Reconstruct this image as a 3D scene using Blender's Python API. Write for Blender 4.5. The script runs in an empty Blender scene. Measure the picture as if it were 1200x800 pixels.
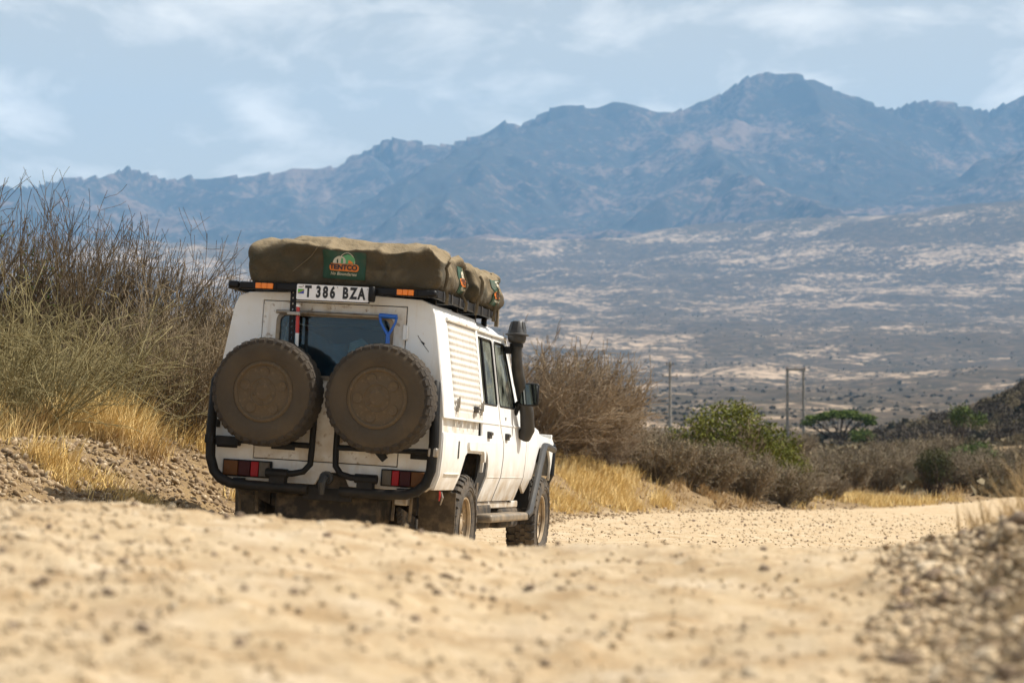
import bpy, bmesh, math, random
import numpy as np
from mathutils import Vector, Matrix, Quaternion
from mathutils.geometry import tessellate_polygon
rng = np.random.default_rng(7); random.seed(7)
S = bpy.context.scene
C = S.collection
PI = math.pi
rad = math.radians

# ------------------------------------------------------------------ camera
CZ = 0.45
FPX = 2485.0
PITCH = math.atan(40 / FPX)
cam_d = bpy.data.cameras.new('camera')
cam = bpy.data.objects.new('camera', cam_d); C.objects.link(cam)
cam.location = (0, 0, CZ)
cam.rotation_euler = (PI / 2 + PITCH, 0, 0)
cam_d.sensor_width = 36.0
cam_d.lens = 36.0 * FPX / 1200.0
cam_d.clip_start = 0.05
cam_d.clip_end = 40000
cam_d.dof.use_dof = True
cam_d.dof.focus_distance = 16.8
cam_d.dof.aperture_fstop = 3.9
S.camera = cam

# ------------------------------------------------------------------ sun, sky, exposure
SUN_AZ, SUN_EL = rad(80), rad(50)
sdir = Vector((math.sin(SUN_AZ) * math.cos(SUN_EL), math.cos(SUN_AZ) * math.cos(SUN_EL), math.sin(SUN_EL)))
sun_d = bpy.data.lights.new('sun', 'SUN')
sun_d.energy = 5.0
sun_d.angle = rad(0.53)
sun_d.color = (1.0, 0.93, 0.82)
sun = bpy.data.objects.new('sun', sun_d); C.objects.link(sun)
sun.rotation_euler = sdir.to_track_quat('Z', 'Y').to_euler()
sun.location = (30, 5, 40)

world = bpy.data.worlds.new('World'); S.world = world
world.use_nodes = True
wt = world.node_tree
for n in list(wt.nodes): wt.nodes.remove(n)
def wn(t, **k):
    n = wt.nodes.new(t)
    for a, v in k.items(): setattr(n, a, v)
    return n
w_out = wn('ShaderNodeOutputWorld'); w_bg = wn('ShaderNodeBackground')
w_sky = wn('ShaderNodeTexSky', sky_type='NISHITA', sun_disc=False, sun_elevation=SUN_EL, sun_rotation=SUN_AZ,
           altitude=1000, air_density=1.0, dust_density=2.4, ozone_density=1.0)
w_bg.inputs['Strength'].default_value = 0.088
w_co = wn('ShaderNodeTexCoord')
w_map = wn('ShaderNodeMapping'); w_map.inputs['Scale'].default_value = (1, 1, 2.1)
w_map.inputs['Location'].default_value = (0.35, 0.2, 0.13)
w_n1 = wn('ShaderNodeTexNoise'); w_n1.inputs['Scale'].default_value = 15.0; w_n1.inputs['Detail'].default_value = 9
w_n1.inputs['Roughness'].default_value = 0.58; w_n1.inputs['Distortion'].default_value = 0.35
w_r1 = wn('ShaderNodeMapRange'); w_r1.inputs['From Min'].default_value = 0.47; w_r1.inputs['From Max'].default_value = 0.68
w_r1.inputs['To Min'].default_value = 0.0; w_r1.inputs['To Max'].default_value = 0.9
w_mix = wn('ShaderNodeMix', data_type='RGBA'); w_mix.inputs['B'].default_value = (9.9, 9.2, 8.1, 1)
w_veil = wn('ShaderNodeMix', data_type='RGBA'); w_veil.inputs['B'].default_value = (6.4, 5.75, 4.5, 1)
w_sep = wn('ShaderNodeSeparateXYZ'); w_vr = wn('ShaderNodeMapRange')
for k_, v_ in (('From Min', 0.0), ('From Max', 0.7), ('To Min', .85), ('To Max', .25)): w_vr.inputs[k_].default_value = v_
wl = wt.links.new
wl(w_co.outputs['Generated'], w_map.inputs['Vector']); wl(w_map.outputs['Vector'], w_n1.inputs['Vector'])
wl(w_n1.outputs['Fac'], w_r1.inputs['Value']); wl(w_r1.outputs['Result'], w_mix.inputs['Factor'])
wl(w_co.outputs['Generated'], w_sep.inputs[0]); wl(w_sep.outputs['Z'], w_vr.inputs['Value']); wl(w_vr.outputs['Result'], w_veil.inputs['Factor'])
wl(w_sky.outputs['Color'], w_veil.inputs['A']); wl(w_veil.outputs['Result'], w_mix.inputs['A']); wl(w_mix.outputs['Result'], w_bg.inputs['Color'])
wl(w_bg.outputs['Background'], w_out.inputs['Surface'])

S.view_settings.view_transform = 'Standard'
S.view_settings.look = 'None'
S.view_settings.exposure = 0.6
S.view_settings.gamma = 1.0
S.render.engine = 'CYCLES'
S.cycles.use_denoising = True
S.cycles.max_bounces = 8
S.cycles.transparent_max_bounces = 12
S.cycles.volume_bounces = 1
S.cycles.sample_clamp_indirect = 6.0

# ------------------------------------------------------------------ numpy noise
def _h(i, j, k, s):
    n = (i.astype(np.int64) * 374761393 + j.astype(np.int64) * 668265263 + k.astype(np.int64) * 2147483647 + s * 974711) & 0xFFFFFFFF
    n = ((n ^ (n >> 13)) * 1274126177) & 0xFFFFFFFF
    n = ((n ^ (n >> 16)) * 2246822519) & 0xFFFFFFFF
    return ((n ^ (n >> 15)) & 0xFFFF) / 65535.0 * 2 - 1
def vn(x, y, z=0.0, s=0):
    x, y, z = np.broadcast_arrays(np.asarray(x, float), np.asarray(y, float), np.asarray(z, float))
    i, j, k = np.floor(x), np.floor(y), np.floor(z)
    f, g, h = x - i, y - j, z - k
    f = f * f * f * (f * (f * 6 - 15) + 10); g = g * g * g * (g * (g * 6 - 15) + 10); h = h * h * (3 - 2 * h)
    out = 0
    for a in (0, 1):
        for b in (0, 1):
            for c in (0, 1):
                out = out + _h(i + a, j + b, k + c, s) * (f if a else 1 - f) * (g if b else 1 - g) * (h if c else 1 - h)
    return out
def fbm(x, y, z=0.0, o=4, s=0, g=0.5):
    t, a, n = 0, 1.0, 0
    for q in range(o):
        t = t + a * vn(np.asarray(x) * 2 ** q + 17.3 * q, np.asarray(y) * 2 ** q - 9.1 * q, np.asarray(z) * 2 ** q, s + q); n += a; a *= g
    return t / n
def sstep(a, b, x):
    t = np.clip((np.asarray(x, float) - a) / (b - a), 0, 1)
    return t * t * (3 - 2 * t)

# ------------------------------------------------------------------ materials
MATS = {}
def mat(name, col, rough=0.7, metal=0.0, var=(), dust=None, bump=None, spec=0.5, coord='Object', emit=None, sub=0.0):
    """var: list of (scale, colour, lo, hi[, stretch]); dust: (colour, scale, z_lo, z_hi, amount)"""
    m = bpy.data.materials.new(name); m.use_nodes = True
    t = m.node_tree; b = t.nodes['Principled BSDF']; L = t.links.new
    tc = t.nodes.new('ShaderNodeTexCoord')
    b.inputs['Roughness'].default_value = rough; b.inputs['Metallic'].default_value = metal
    b.inputs['Specular IOR Level'].default_value = spec
    rgb = t.nodes.new('ShaderNodeRGB'); rgb.outputs[0].default_value = (*col, 1)
    cur = rgb.outputs[0]
    def noise(scale, st=(1, 1, 1), detail=6, ro=0.6):
        mp = t.nodes.new('ShaderNodeMapping'); mp.inputs['Scale'].default_value = st
        L(tc.outputs[coord], mp.inputs['Vector'])
        n = t.nodes.new('ShaderNodeTexNoise'); n.inputs['Scale'].default_value = scale; n.inputs['Detail'].default_value = detail
        n.inputs['Roughness'].default_value = ro
        L(mp.outputs['Vector'], n.inputs['Vector']); return n.outputs['Fac']
    def rng_(v, lo, hi, a=0.0, bb=1.0):
        r = t.nodes.new('ShaderNodeMapRange')
        for k, q in zip(('From Min', 'From Max', 'To Min', 'To Max'), (lo, hi, a, bb)): r.inputs[k].default_value = q
        L(v, r.inputs['Value']); return r.outputs['Result']
    def mixc(fac, a, colb):
        x = t.nodes.new('ShaderNodeMix'); x.data_type = 'RGBA'
        L(fac, x.inputs['Factor']); L(a, x.inputs['A'])
        if isinstance(colb, tuple): x.inputs['B'].default_value = (*colb, 1)
        else: L(colb, x.inputs['B'])
        return x.outputs['Result']
    for v in var:
        f = noise(v[0], v[4] if len(v) > 4 else (1, 1, 1))
        cur = mixc(rng_(f, v[2], v[3]), cur, tuple(v[1]))
    if dust:
        dc, sc, z0, z1, amt = dust
        sep = t.nodes.new('ShaderNodeSeparateXYZ'); L(tc.outputs[coord], sep.inputs[0])
        hz = rng_(sep.outputs['Z'], z0, z1, 1.0, 0.0)
        ns = rng_(noise(sc), 0.3, 0.7)
        ml = t.nodes.new('ShaderNodeMath'); ml.operation = 'MULTIPLY'; L(hz, ml.inputs[0]); L(ns, ml.inputs[1])
        ad = t.nodes.new('ShaderNodeMath'); ad.operation = 'MULTIPLY'; L(ml.outputs[0], ad.inputs[0]); ad.inputs[1].default_value = amt
        ad.use_clamp = True
        cur = mixc(ad.outputs[0], cur, tuple(dc))
    L(cur, b.inputs['Base Color'])
    if bump:
        bp = t.nodes.new('ShaderNodeBump'); bp.inputs['Strength'].default_value = bump[1]; bp.inputs['Distance'].default_value = bump[2]
        L(noise(bump[0], detail=8), bp.inputs['Height']); L(bp.outputs['Normal'], b.inputs['Normal'])
    if emit:
        b.inputs['Emission Color'].default_value = (*emit[0], 1); b.inputs['Emission Strength'].default_value = emit[1]
    MATS[name] = m
    return m
DUST = (0.36, 0.27, 0.17)
M = {}
M['paint'] = mat('white_paint', (0.74, 0.745, 0.735), 0.40, var=[(3.0, (0.66, 0.63, 0.56), .50, .80), (9, (0.58, 0.50, 0.39), .56, .82, (1, 1, .12)), (24, (0.56, 0.48, 0.37), .66, .80)], dust=((0.40, 0.31, 0.21), 5.0, 0.5, 1.0, 1.5), bump=(400, .05, .001))  # low dust, strengthened to paint in shade on the tucked-under lower panels
M['door_paint'] = mat('dusty_white_paint', (0.72, 0.71, 0.68), 0.5, var=[(6.0, (0.58, 0.51, 0.41), .46, .70), (12, (0.50, 0.42, 0.32), .55, .8, (1, 1, .12)), (17, (0.33, 0.25, 0.18), .585, .68)], dust=(DUST, 5.0, 0.7, 1.3, .8), bump=(400, .05, .001))
M['hatch'] = mat('corrugated_white', (0.60, 0.575, 0.53), 0.5, var=[(14, (0.47, 0.41, 0.33), .48, .72, (1, 2.5, .5))], bump=(300, .05, .001))
M['black'] = mat('black_powder_coat', (0.009, 0.009, 0.0095), 0.55, spec=.18, var=[(8, (0.025, 0.021, 0.017), .5, .8)], dust=(DUST, 9, 0.45, 0.75, .10), bump=(250, .15, .001))
M['blackclean'] = mat('black_rail_paint', (0.008, 0.008, 0.009), 0.45, spec=.22, var=[(8, (0.025, 0.022, 0.02), .55, .85)], bump=(250, .1, .001))
M['plastic'] = mat('grey_black_plastic', (0.022, 0.021, 0.02), 0.5, var=[(7, (0.065, 0.055, 0.043), .48, .8)], bump=(300, .1, .001))
M['dark'] = mat('dark_interior', (0.012, 0.012, 0.012), 0.85, var=[(5, (0.03, 0.026, 0.022), .5, .8)])
M['flap'] = mat('mud_coated_flap', (0.06, 0.045, 0.03), 0.9, var=[(9, (0.19, 0.14, 0.085), .42, .7)], bump=(60, .4, .01))
M['under'] = mat('dirty_underbody', (0.03, 0.025, 0.02), 0.9, var=[(9, (0.16, 0.115, 0.07), .45, .75)], bump=(60, .4, .01))
M['rubber'] = mat('dusty_tyre_rubber', (0.035, 0.031, 0.027), 0.85, var=[(7, (0.15, 0.115, 0.078), .42, .72), (40, (0.10, 0.08, 0.06), .5, .7)], bump=(90, .3, .004))
M['sparerubber'] = mat('spare_tyre_rubber', (0.050, 0.037, 0.023), 0.9, var=[(5, (0.078, 0.055, 0.031), .38, .68), (45, (0.06, 0.045, 0.03), .5, .7)], bump=(90, .3, .004))
M['sparetread'] = mat('spare_tread_rubber', (0.026, 0.020, 0.015), 0.9, var=[(5, (0.055, 0.040, 0.024), .42, .72), (45, (0.045, 0.034, 0.023), .5, .7)], bump=(90, .3, .004))
M['sparerim'] = mat('dust_coated_rim', (0.088, 0.061, 0.033), 0.85, var=[(6, (0.088, 0.059, 0.031), .45, .7), (38, (0.145, 0.10, 0.055), .55, .75)], bump=(120, .25, .003))
M['rim'] = mat('dusty_alloy_rim', (0.42, 0.33, 0.22), 0.5, .25, var=[(9, (0.28, 0.20, 0.12), .45, .7)], bump=(120, .2, .002))
M['steel'] = mat('worn_steel', (0.34, 0.31, 0.27), 0.42, .7, var=[(12, (0.22, 0.16, 0.1), .5, .75)], bump=(200, .1, .001))
M['step'] = mat('dusty_step_plate', (0.17, 0.145, 0.115), 0.5, .3, var=[(10, (0.34, 0.26, 0.17), .42, .7)], bump=(160, .2, .002))
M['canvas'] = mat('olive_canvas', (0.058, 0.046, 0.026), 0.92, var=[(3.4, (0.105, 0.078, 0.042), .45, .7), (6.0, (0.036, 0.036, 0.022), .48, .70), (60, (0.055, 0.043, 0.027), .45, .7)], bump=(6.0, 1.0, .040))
M['strap'] = mat('webbing_strap', (0.12, 0.095, 0.06), 0.9, var=[(30, (0.17, 0.14, 0.09), .45, .7)])
M['amber'] = mat('amber_lens', (0.85, 0.22, 0.012), 0.22, var=[(30, (0.7, 0.2, 0.03), .5, .8)])
M['amberdark'] = mat('dusty_amber_lens', (0.11, 0.042, 0.010), 0.5, spec=.2, var=[(30, (0.10, 0.05, 0.022), .5, .8)])
M['red'] = mat('red_lens', (0.28, 0.005, 0.009), 0.45, spec=.25, var=[(30, (0.24, 0.02, 0.02), .5, .8)])
M['darkred'] = mat('dark_red_lens', (0.040, 0.006, 0.007), 0.5, spec=.2, var=[(30, (0.045, 0.014, 0.012), .5, .8)])
M['clear'] = mat('dusty_clear_lens', (0.105, 0.088, 0.068), 0.5, spec=.2, var=[(30, (0.14, 0.11, 0.08), .5, .8)])
M['plate'] = mat('number_plate_white', (0.74, 0.74, 0.76), 0.45, var=[(12, (0.62, 0.60, 0.57), .5, .8)])
M['ink'] = mat('plate_black_ink', (0.01, 0.01, 0.012), 0.5)
M['flaggreen'] = mat('flag_green', (0.05, 0.36, 0.03), 0.5)
M['flagblue'] = mat('flag_blue', (0.02, 0.05, 0.33), 0.5)
M['flagyellow'] = mat('flag_yellow', (0.75, 0.55, 0.04), 0.5)
M['labelgreen'] = mat('label_green', (0.010, 0.052, 0.030), 0.75, var=[(9, (0.06, 0.062, 0.036), .48, .75)])
M['labelorange'] = mat('label_orange', (0.66, 0.18, 0.025), 0.7, var=[(30, (0.6, 0.22, 0.06), .5, .8)])
M['labelcream'] = mat('label_cream', (0.46, 0.42, 0.32), 0.8)
M['labelleaf'] = mat('label_leaf_green', (0.10, 0.30, 0.13), 0.8)
M['jackred'] = mat('worn_red_paint', (0.52, 0.035, 0.03), 0.45, var=[(20, (0.30, 0.05, 0.035), .5, .75)])
M['shovel'] = mat('blue_plastic', (0.012, 0.115, 0.50), 0.4, var=[(20, (0.04, 0.14, 0.42), .5, .8)])
M['bluebag'] = mat('blue_fabric', (0.055, 0.20, 0.33), 0.8, var=[(6, (0.03, 0.12, 0.21), .45, .7)])
M['paper'] = mat('pale_blue_paper', (0.68, 0.80, 0.86), 0.8, var=[(9, (0.35, 0.48, 0.55), .45, .7)])
M['seat'] = mat('grey_seat_cloth', (0.10, 0.10, 0.095), 0.9)
M['stone'] = mat('field_stone', (0.44, 0.33, 0.205), 0.9, var=[(6, (0.26, 0.185, 0.11), .45, .68), (28, (0.50, 0.41, 0.30), .55, .75)], bump=(35, .5, .01), coord='Object')
M['stonedark'] = mat('brown_stone', (0.22, 0.155, 0.10), 0.9, var=[(8, (0.14, 0.10, 0.07), .45, .68), (30, (0.32, 0.25, 0.17), .55, .75)], bump=(35, .5, .01))
M['stonepale'] = mat('pale_stone', (0.60, 0.49, 0.34), 0.9, var=[(8, (0.44, 0.34, 0.22), .45, .68), (30, (0.60, 0.53, 0.42), .55, .75)], bump=(35, .5, .01))
M['gravel'] = mat('gravel_chips', (0.50, 0.385, 0.24), 0.92, var=[(5, (0.36, 0.265, 0.165), .45, .65), (40, (0.22, 0.155, 0.10), .66, .72), (60, (0.56, 0.47, 0.35), .56, .68)], bump=(60, .4, .006))
M['bankgravel'] = mat('bank_gravel_chips', (0.29, 0.205, 0.115), 0.92, var=[(3, (0.21, 0.142, 0.078), .42, .62), (14, (0.12, 0.08, 0.048), .55, .63), (19, (0.50, 0.40, 0.27), .54, .62)], bump=(60, .4, .006))
def plant(name, a, b, c, s1=1.6, s2=9):
    m = mat(name, a, 0.85, var=[(s1, b, .42, .62), (s2, c, .52, .70)], spec=0.2)
    return m
M['twigdark'] = plant('dark_twig', (0.105, 0.076, 0.046), (0.16, 0.115, 0.064), (0.055, 0.041, 0.03))
M['twigpale'] = plant('pale_olive_twig', (0.28, 0.232, 0.11), (0.17, 0.145, 0.068), (0.40, 0.34, 0.19))
M['twigtan'] = plant('tan_twig', (0.23, 0.175, 0.105), (0.13, 0.098, 0.06), (0.36, 0.28, 0.18))
M['twigbrown'] = plant('brown_twig', (0.27, 0.205, 0.135), (0.17, 0.125, 0.083), (0.38, 0.30, 0.205), 1.4, 6)
M['twiggrey'] = plant('grey_brown_twig', (0.26, 0.205, 0.14), (0.165, 0.135, 0.092), (0.36, 0.29, 0.20), .5, 3)
M['bark'] = plant('dark_bark', (0.07, 0.05, 0.038), (0.10, 0.075, 0.055), (0.045, 0.035, 0.028))
M['leafyellow'] = plant('yellow_green_leaf', (0.105, 0.115, 0.016), (0.155, 0.15, 0.022), (0.06, 0.075, 0.013), .9, 5)
M['leafgreen'] = plant('green_leaf', (0.062, 0.095, 0.02), (0.10, 0.13, 0.028), (0.035, 0.06, 0.016), .9, 5)
M['leafacacia'] = plant('acacia_leaf', (0.095, 0.138, 0.026), (0.14, 0.185, 0.035), (0.06, 0.088, 0.02), .5, 3)
M['leafdark'] = plant('dull_green_leaf', (0.055, 0.06, 0.022), (0.09, 0.085, 0.035), (0.035, 0.042, 0.018), .9, 5)
M['leafolive'] = plant('dusty_olive_leaf', (0.10, 0.085, 0.042), (0.135, 0.105, 0.055), (0.065, 0.058, 0.032), .9, 5)
M['leafbrown'] = plant('withered_leaf', (0.20, 0.16, 0.095), (0.125, 0.103, 0.063), (0.28, 0.225, 0.135), .5, 3)
M['hillscrub'] = plant('hill_scrub', (0.075, 0.06, 0.045), (0.11, 0.086, 0.06), (0.05, 0.043, 0.034), .4, 3)
M['valleyscrub'] = plant('valley_scrub', (0.055, 0.052, 0.035), (0.075, 0.066, 0.042), (0.038, 0.04, 0.028), .02, .2)
M['grass'] = plant('dry_golden_grass', (0.66, 0.47, 0.18), (0.74, 0.57, 0.28), (0.46, 0.29, 0.095), 1.2, 8)
M['grasspale'] = plant('pale_dry_grass', (0.44, 0.30, 0.14), (0.36, 0.23, 0.10), (0.53, 0.39, 0.2), 1.2, 8)
M['pole'] = mat('weathered_pole', (0.30, 0.275, 0.235), 0.9, var=[(3, (0.14, 0.12, 0.10), .45, .7)], bump=(30, .3, .01))
M['insulator'] = mat('porcelain', (0.10, 0.06, 0.045), 0.3)

def sunlit_top(m, col, lo, hi):
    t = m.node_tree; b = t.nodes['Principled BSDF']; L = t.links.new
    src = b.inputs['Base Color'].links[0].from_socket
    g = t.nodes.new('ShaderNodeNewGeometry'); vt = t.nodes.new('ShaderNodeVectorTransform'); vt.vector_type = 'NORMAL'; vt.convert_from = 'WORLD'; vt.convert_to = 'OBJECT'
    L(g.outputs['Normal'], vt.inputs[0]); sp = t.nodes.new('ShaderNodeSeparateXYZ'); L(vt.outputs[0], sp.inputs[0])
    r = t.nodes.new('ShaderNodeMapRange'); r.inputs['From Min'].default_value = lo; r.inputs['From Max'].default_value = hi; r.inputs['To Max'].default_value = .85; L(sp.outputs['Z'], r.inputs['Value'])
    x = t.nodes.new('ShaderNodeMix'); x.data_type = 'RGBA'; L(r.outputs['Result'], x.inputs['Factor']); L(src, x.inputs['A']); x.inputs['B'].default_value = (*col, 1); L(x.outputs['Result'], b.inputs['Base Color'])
sunlit_top(M['canvas'], (0.235, 0.18, 0.105), .05, .70)  # sunlit top painted paler than the shaded sides, by surface normal
def glass_mat(name, tint, rough=0.02, gloss=(0.9, 0.92, 0.92), dusty=0.10, dust_reflect_col=(0.5, 0.42, 0.32)):
    m = bpy.data.materials.new(name); m.use_nodes = True
    t = m.node_tree; L = t.links.new
    for n in list(t.nodes): t.nodes.remove(n)
    o = t.nodes.new('ShaderNodeOutputMaterial')
    tr = t.nodes.new('ShaderNodeBsdfTransparent'); tr.inputs[0].default_value = (*tint, 1)
    gl = t.nodes.new('ShaderNodeBsdfGlossy'); gl.inputs['Color'].default_value = (*gloss, 1); gl.inputs['Roughness'].default_value = rough
    fr = t.nodes.new('ShaderNodeFresnel'); fr.inputs['IOR'].default_value = 1.55
    m1 = t.nodes.new('ShaderNodeMixShader'); L(fr.outputs[0], m1.inputs[0]); L(tr.outputs[0], m1.inputs[1]); L(gl.outputs[0], m1.inputs[2])
    df = t.nodes.new('ShaderNodeBsdfDiffuse'); df.inputs[0].default_value = (*dust_reflect_col, 1)
    tc = t.nodes.new('ShaderNodeTexCoord'); nz = t.nodes.new('ShaderNodeTexNoise'); nz.inputs['Scale'].default_value = 4; nz.inputs['Detail'].default_value = 7
    L(tc.outputs['Object'], nz.inputs['Vector'])
    mr = t.nodes.new('ShaderNodeMapRange'); mr.inputs['From Min'].default_value = .35; mr.inputs['From Max'].default_value = .75; mr.inputs['To Max'].default_value = dusty * 2
    L(nz.outputs['Fac'], mr.inputs['Value'])
    m2 = t.nodes.new('ShaderNodeMixShader'); L(mr.outputs['Result'], m2.inputs[0]); L(m1.outputs[0], m2.inputs[1]); L(df.outputs[0], m2.inputs[2])
    L(m2.outputs[0], o.inputs['Surface'])
    return m
M['glass'] = glass_mat('tinted_glass', (0.22, 0.27, 0.25), dusty=.36, dust_reflect_col=(0.36, 0.39, 0.33))  # grey-green diffuse layer paints in landscape reflections along with the dust
M['rearglass'] = glass_mat('rear_window_glass', (0.52, 0.62, 0.64), dusty=.02)
M['mirror'] = mat('mirror_silver', (0.22, 0.24, 0.24), 0.04, 1.0)

# ground materials ------------------------------------------------------
def ground_mat():
    m = bpy.data.materials.new('dirt_ground'); m.use_nodes = True
    t = m.node_tree; b = t.nodes['Principled BSDF']; L = t.links.new
    b.inputs['Roughness'].default_value = 0.95; b.inputs['Specular IOR Level'].default_value = 0.15
    tc = t.nodes.new('ShaderNodeTexCoord'); at = t.nodes.new('ShaderNodeAttribute'); at.attribute_name = 'verge'
    def noise(sc, d=8, r=.6):
        n = t.nodes.new('ShaderNodeTexNoise'); n.inputs['Scale'].default_value = sc; n.inputs['Detail'].default_value = d; n.inputs['Roughness'].default_value = r
        L(tc.outputs['Object'], n.inputs['Vector']); return n.outputs['Fac']
    def rg(v, a, c, x=0., y=1.):
        r = t.nodes.new('ShaderNodeMapRange')
        for k, q in zip(('From Min', 'From Max', 'To Min', 'To Max'), (a, c, x, y)): r.inputs[k].default_value = q
        L(v, r.inputs['Value']); return r.outputs['Result']
    def mx(f, a, c):
        x = t.nodes.new('ShaderNodeMix'); x.data_type = 'RGBA'; L(f, x.inputs['Factor'])
        for s, v in (('A', a), ('B', c)):
            if isinstance(v, tuple): x.inputs[s].default_value = (*v, 1)
            else: L(v, x.inputs[s])
        return x.outputs['Result']
    road = mx(rg(noise(1.1), .42, .62), (0.52, 0.405, 0.262), (0.465, 0.352, 0.215))
    road = mx(rg(noise(14), .52, .68), road, (0.58, 0.465, 0.32))
    road = mx(rg(noise(5.5, 7, .72), .46, .60, 0, .95), road, (0.385, 0.27, 0.15))
    road = mx(rg(noise(55), .60, .68), road, (0.33, 0.235, 0.14))
    road = mx(rg(noise(2.3, 5, .6), .52, .70, 0, .6), road, (0.60, 0.50, 0.37))
    verge = mx(rg(noise(2.2), .42, .62), (0.255, 0.176, 0.088), (0.195, 0.132, 0.068))
    verge = mx(rg(noise(24), .54, .66), verge, (0.15, 0.10, 0.065))
    verge = mx(rg(noise(40), .58, .68), verge, (0.44, 0.34, 0.23))
    col = mx(at.outputs['Fac'], road, verge)
    L(col, b.inputs['Base Color'])
    bp = t.nodes.new('ShaderNodeBump'); bp.inputs['Strength'].default_value = .7; bp.inputs['Distance'].default_value = .025
    L(noise(26, 10, .7), bp.inputs['Height']); L(bp.outputs['Normal'], b.inputs['Normal'])
    return m
M['ground'] = ground_mat()
def land_mat(name, soil, scrub, big, mid, fine, bias, grain):
    m = bpy.data.materials.new(name); m.use_nodes = True
    t = m.node_tree; b = t.nodes['Principled BSDF']; L = t.links.new
    b.inputs['Roughness'].default_value = 1.0; b.inputs['Specular IOR Level'].default_value = 0.0
    tc = t.nodes.new('ShaderNodeTexCoord')
    def noise(sc, d=6, r=.6):
        n = t.nodes.new('ShaderNodeTexNoise'); n.inputs['Scale'].default_value = sc; n.inputs['Detail'].default_value = d; n.inputs['Roughness'].default_value = r
        L(tc.outputs['Object'], n.inputs['Vector']); return n.outputs['Fac']
    def math_(op, a, c):
        x = t.nodes.new('ShaderNodeMath'); x.operation = op
        for i, v in enumerate((a, c)):
            if isinstance(v, float): x.inputs[i].default_value = v
            else: L(v, x.inputs[i])
        return x.outputs[0]
    s = math_('ADD', math_('MULTIPLY', noise(big, 5), 1.3), math_('MULTIPLY', noise(mid, 5), .8))
    s = math_('ADD', s, math_('MULTIPLY', noise(fine, 6, .72), grain))
    r = t.nodes.new('ShaderNodeMapRange'); c0 = (2.1 + grain) / 2 + bias
    r.inputs['From Min'].default_value = c0 - .07; r.inputs['From Max'].default_value = c0 + .10
    at = t.nodes.new('ShaderNodeAttribute'); at.attribute_name = 'foot'
    s = math_('ADD', s, math_('MULTIPLY', at.outputs['Fac'], .12))
    L(s, r.inputs['Value'])
    x = t.nodes.new('ShaderNodeMix'); x.data_type = 'RGBA'; L(r.outputs['Result'], x.inputs['Factor'])
    x.inputs['A'].default_value = (*scrub, 1); x.inputs['B'].default_value = (*soil, 1)
    r2 = t.nodes.new('ShaderNodeMapRange'); r2.inputs['From Min'].default_value = .45; r2.inputs['From Max'].default_value = .65
    L(noise(mid * 3.1, 6, .7), r2.inputs['Value'])
    x2 = t.nodes.new('ShaderNodeMix'); x2.data_type = 'RGBA'; x2.inputs['B'].default_value = (soil[0] * .45, soil[1] * .42, soil[2] * .42, 1)
    r3 = t.nodes.new('ShaderNodeMath'); r3.operation = 'MULTIPLY'; r3.inputs[1].default_value = .5; L(r2.outputs['Result'], r3.inputs[0])
    L(r3.outputs[0], x2.inputs['Factor']); L(x.outputs['Result'], x2.inputs['A'])
    L(x2.outputs['Result'], b.inputs['Base Color'])
    return m
M['valley'] = land_mat('valley_land', (0.43, 0.33, 0.235), (0.064, 0.055, 0.042), .0022, .012, .055, .148, 1.7)
M['mountain'] = land_mat('mountain_land', (0.185, 0.130, 0.100), (0.042, 0.042, 0.037), .0014, .007, .030, .13, 1.5)

# ------------------------------------------------------------------ object helpers
def tag(o, label=None, cat=None, group=None, kind=None):
    if label: o['label'] = label
    if cat: o['category'] = cat
    if group: o['group'] = group
    if kind: o['kind'] = kind
    return o
def empty(name, loc, rz=0.0, parent=None):
    o = bpy.data.objects.new(name, None); C.objects.link(o); o.location = loc; o.rotation_euler = (0, 0, rz)
    o.empty_display_size = 0.1
    if parent: o.parent = parent
    return o
def link(name, me, parent=None):
    o = bpy.data.objects.new(name, me); C.objects.link(o)
    if parent: o.parent = parent
    return o
def np_mesh(name, V, F, mats, mi=None, smooth=False):
    V = np.asarray(V, np.float32).reshape(-1, 3); F = np.asarray(F, np.int32)
    k = F.shape[1]
    me = bpy.data.meshes.new(name)
    me.vertices.add(len(V)); me.vertices.foreach_set('co', V.ravel())
    me.loops.add(F.size); me.loops.foreach_set('vertex_index', F.ravel())
    me.polygons.add(len(F)); me.polygons.foreach_set('loop_start', np.arange(0, F.size, k, dtype=np.int32))
    if smooth: me.polygons.foreach_set('use_smooth', np.ones(len(F), bool))
    for m in (mats if isinstance(mats, (list, tuple)) else [mats]): me.materials.append(m)
    if mi is not None: me.polygons.foreach_set('material_index', np.asarray(mi, np.int32))
    me.update(calc_edges=True); me.validate()
    return me
def rrect(u0, v0, u1, v1, r, n=5):
    out = []
    for cx, cy, a0 in ((u1 - r, v0 + r, -PI / 2), (u1 - r, v1 - r, 0), (u0 + r, v1 - r, PI / 2), (u0 + r, v0 + r, PI)):
        for i in range(n + 1):
            a = a0 + PI / 2 * i / n; out.append((cx + r * math.cos(a), cy + r * math.sin(a)))
    return out
def circ(cx, cy, r, n=24, ry=None):
    return [(cx + r * math.cos(2 * PI * i / n), cy + (ry or r) * math.sin(2 * PI * i / n)) for i in range(n)]
def rpoly(pts, r, n=4):
    out = []; N = len(pts)
    for i in range(N):
        p0, p1, p2 = Vector(pts[i - 1]), Vector(pts[i]), Vector(pts[(i + 1) % N])
        a, b = (p0 - p1), (p2 - p1); d = min(r, a.length * .45, b.length * .45)
        q0, q1 = p1 + a.normalized() * d, p1 + b.normalized() * d
        for k in range(n + 1):
            t = k / n; q = q0 * (1 - t) ** 2 + p1 * 2 * t * (1 - t) + q1 * t * t; out.append((q.x, q.y))
    return out
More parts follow.
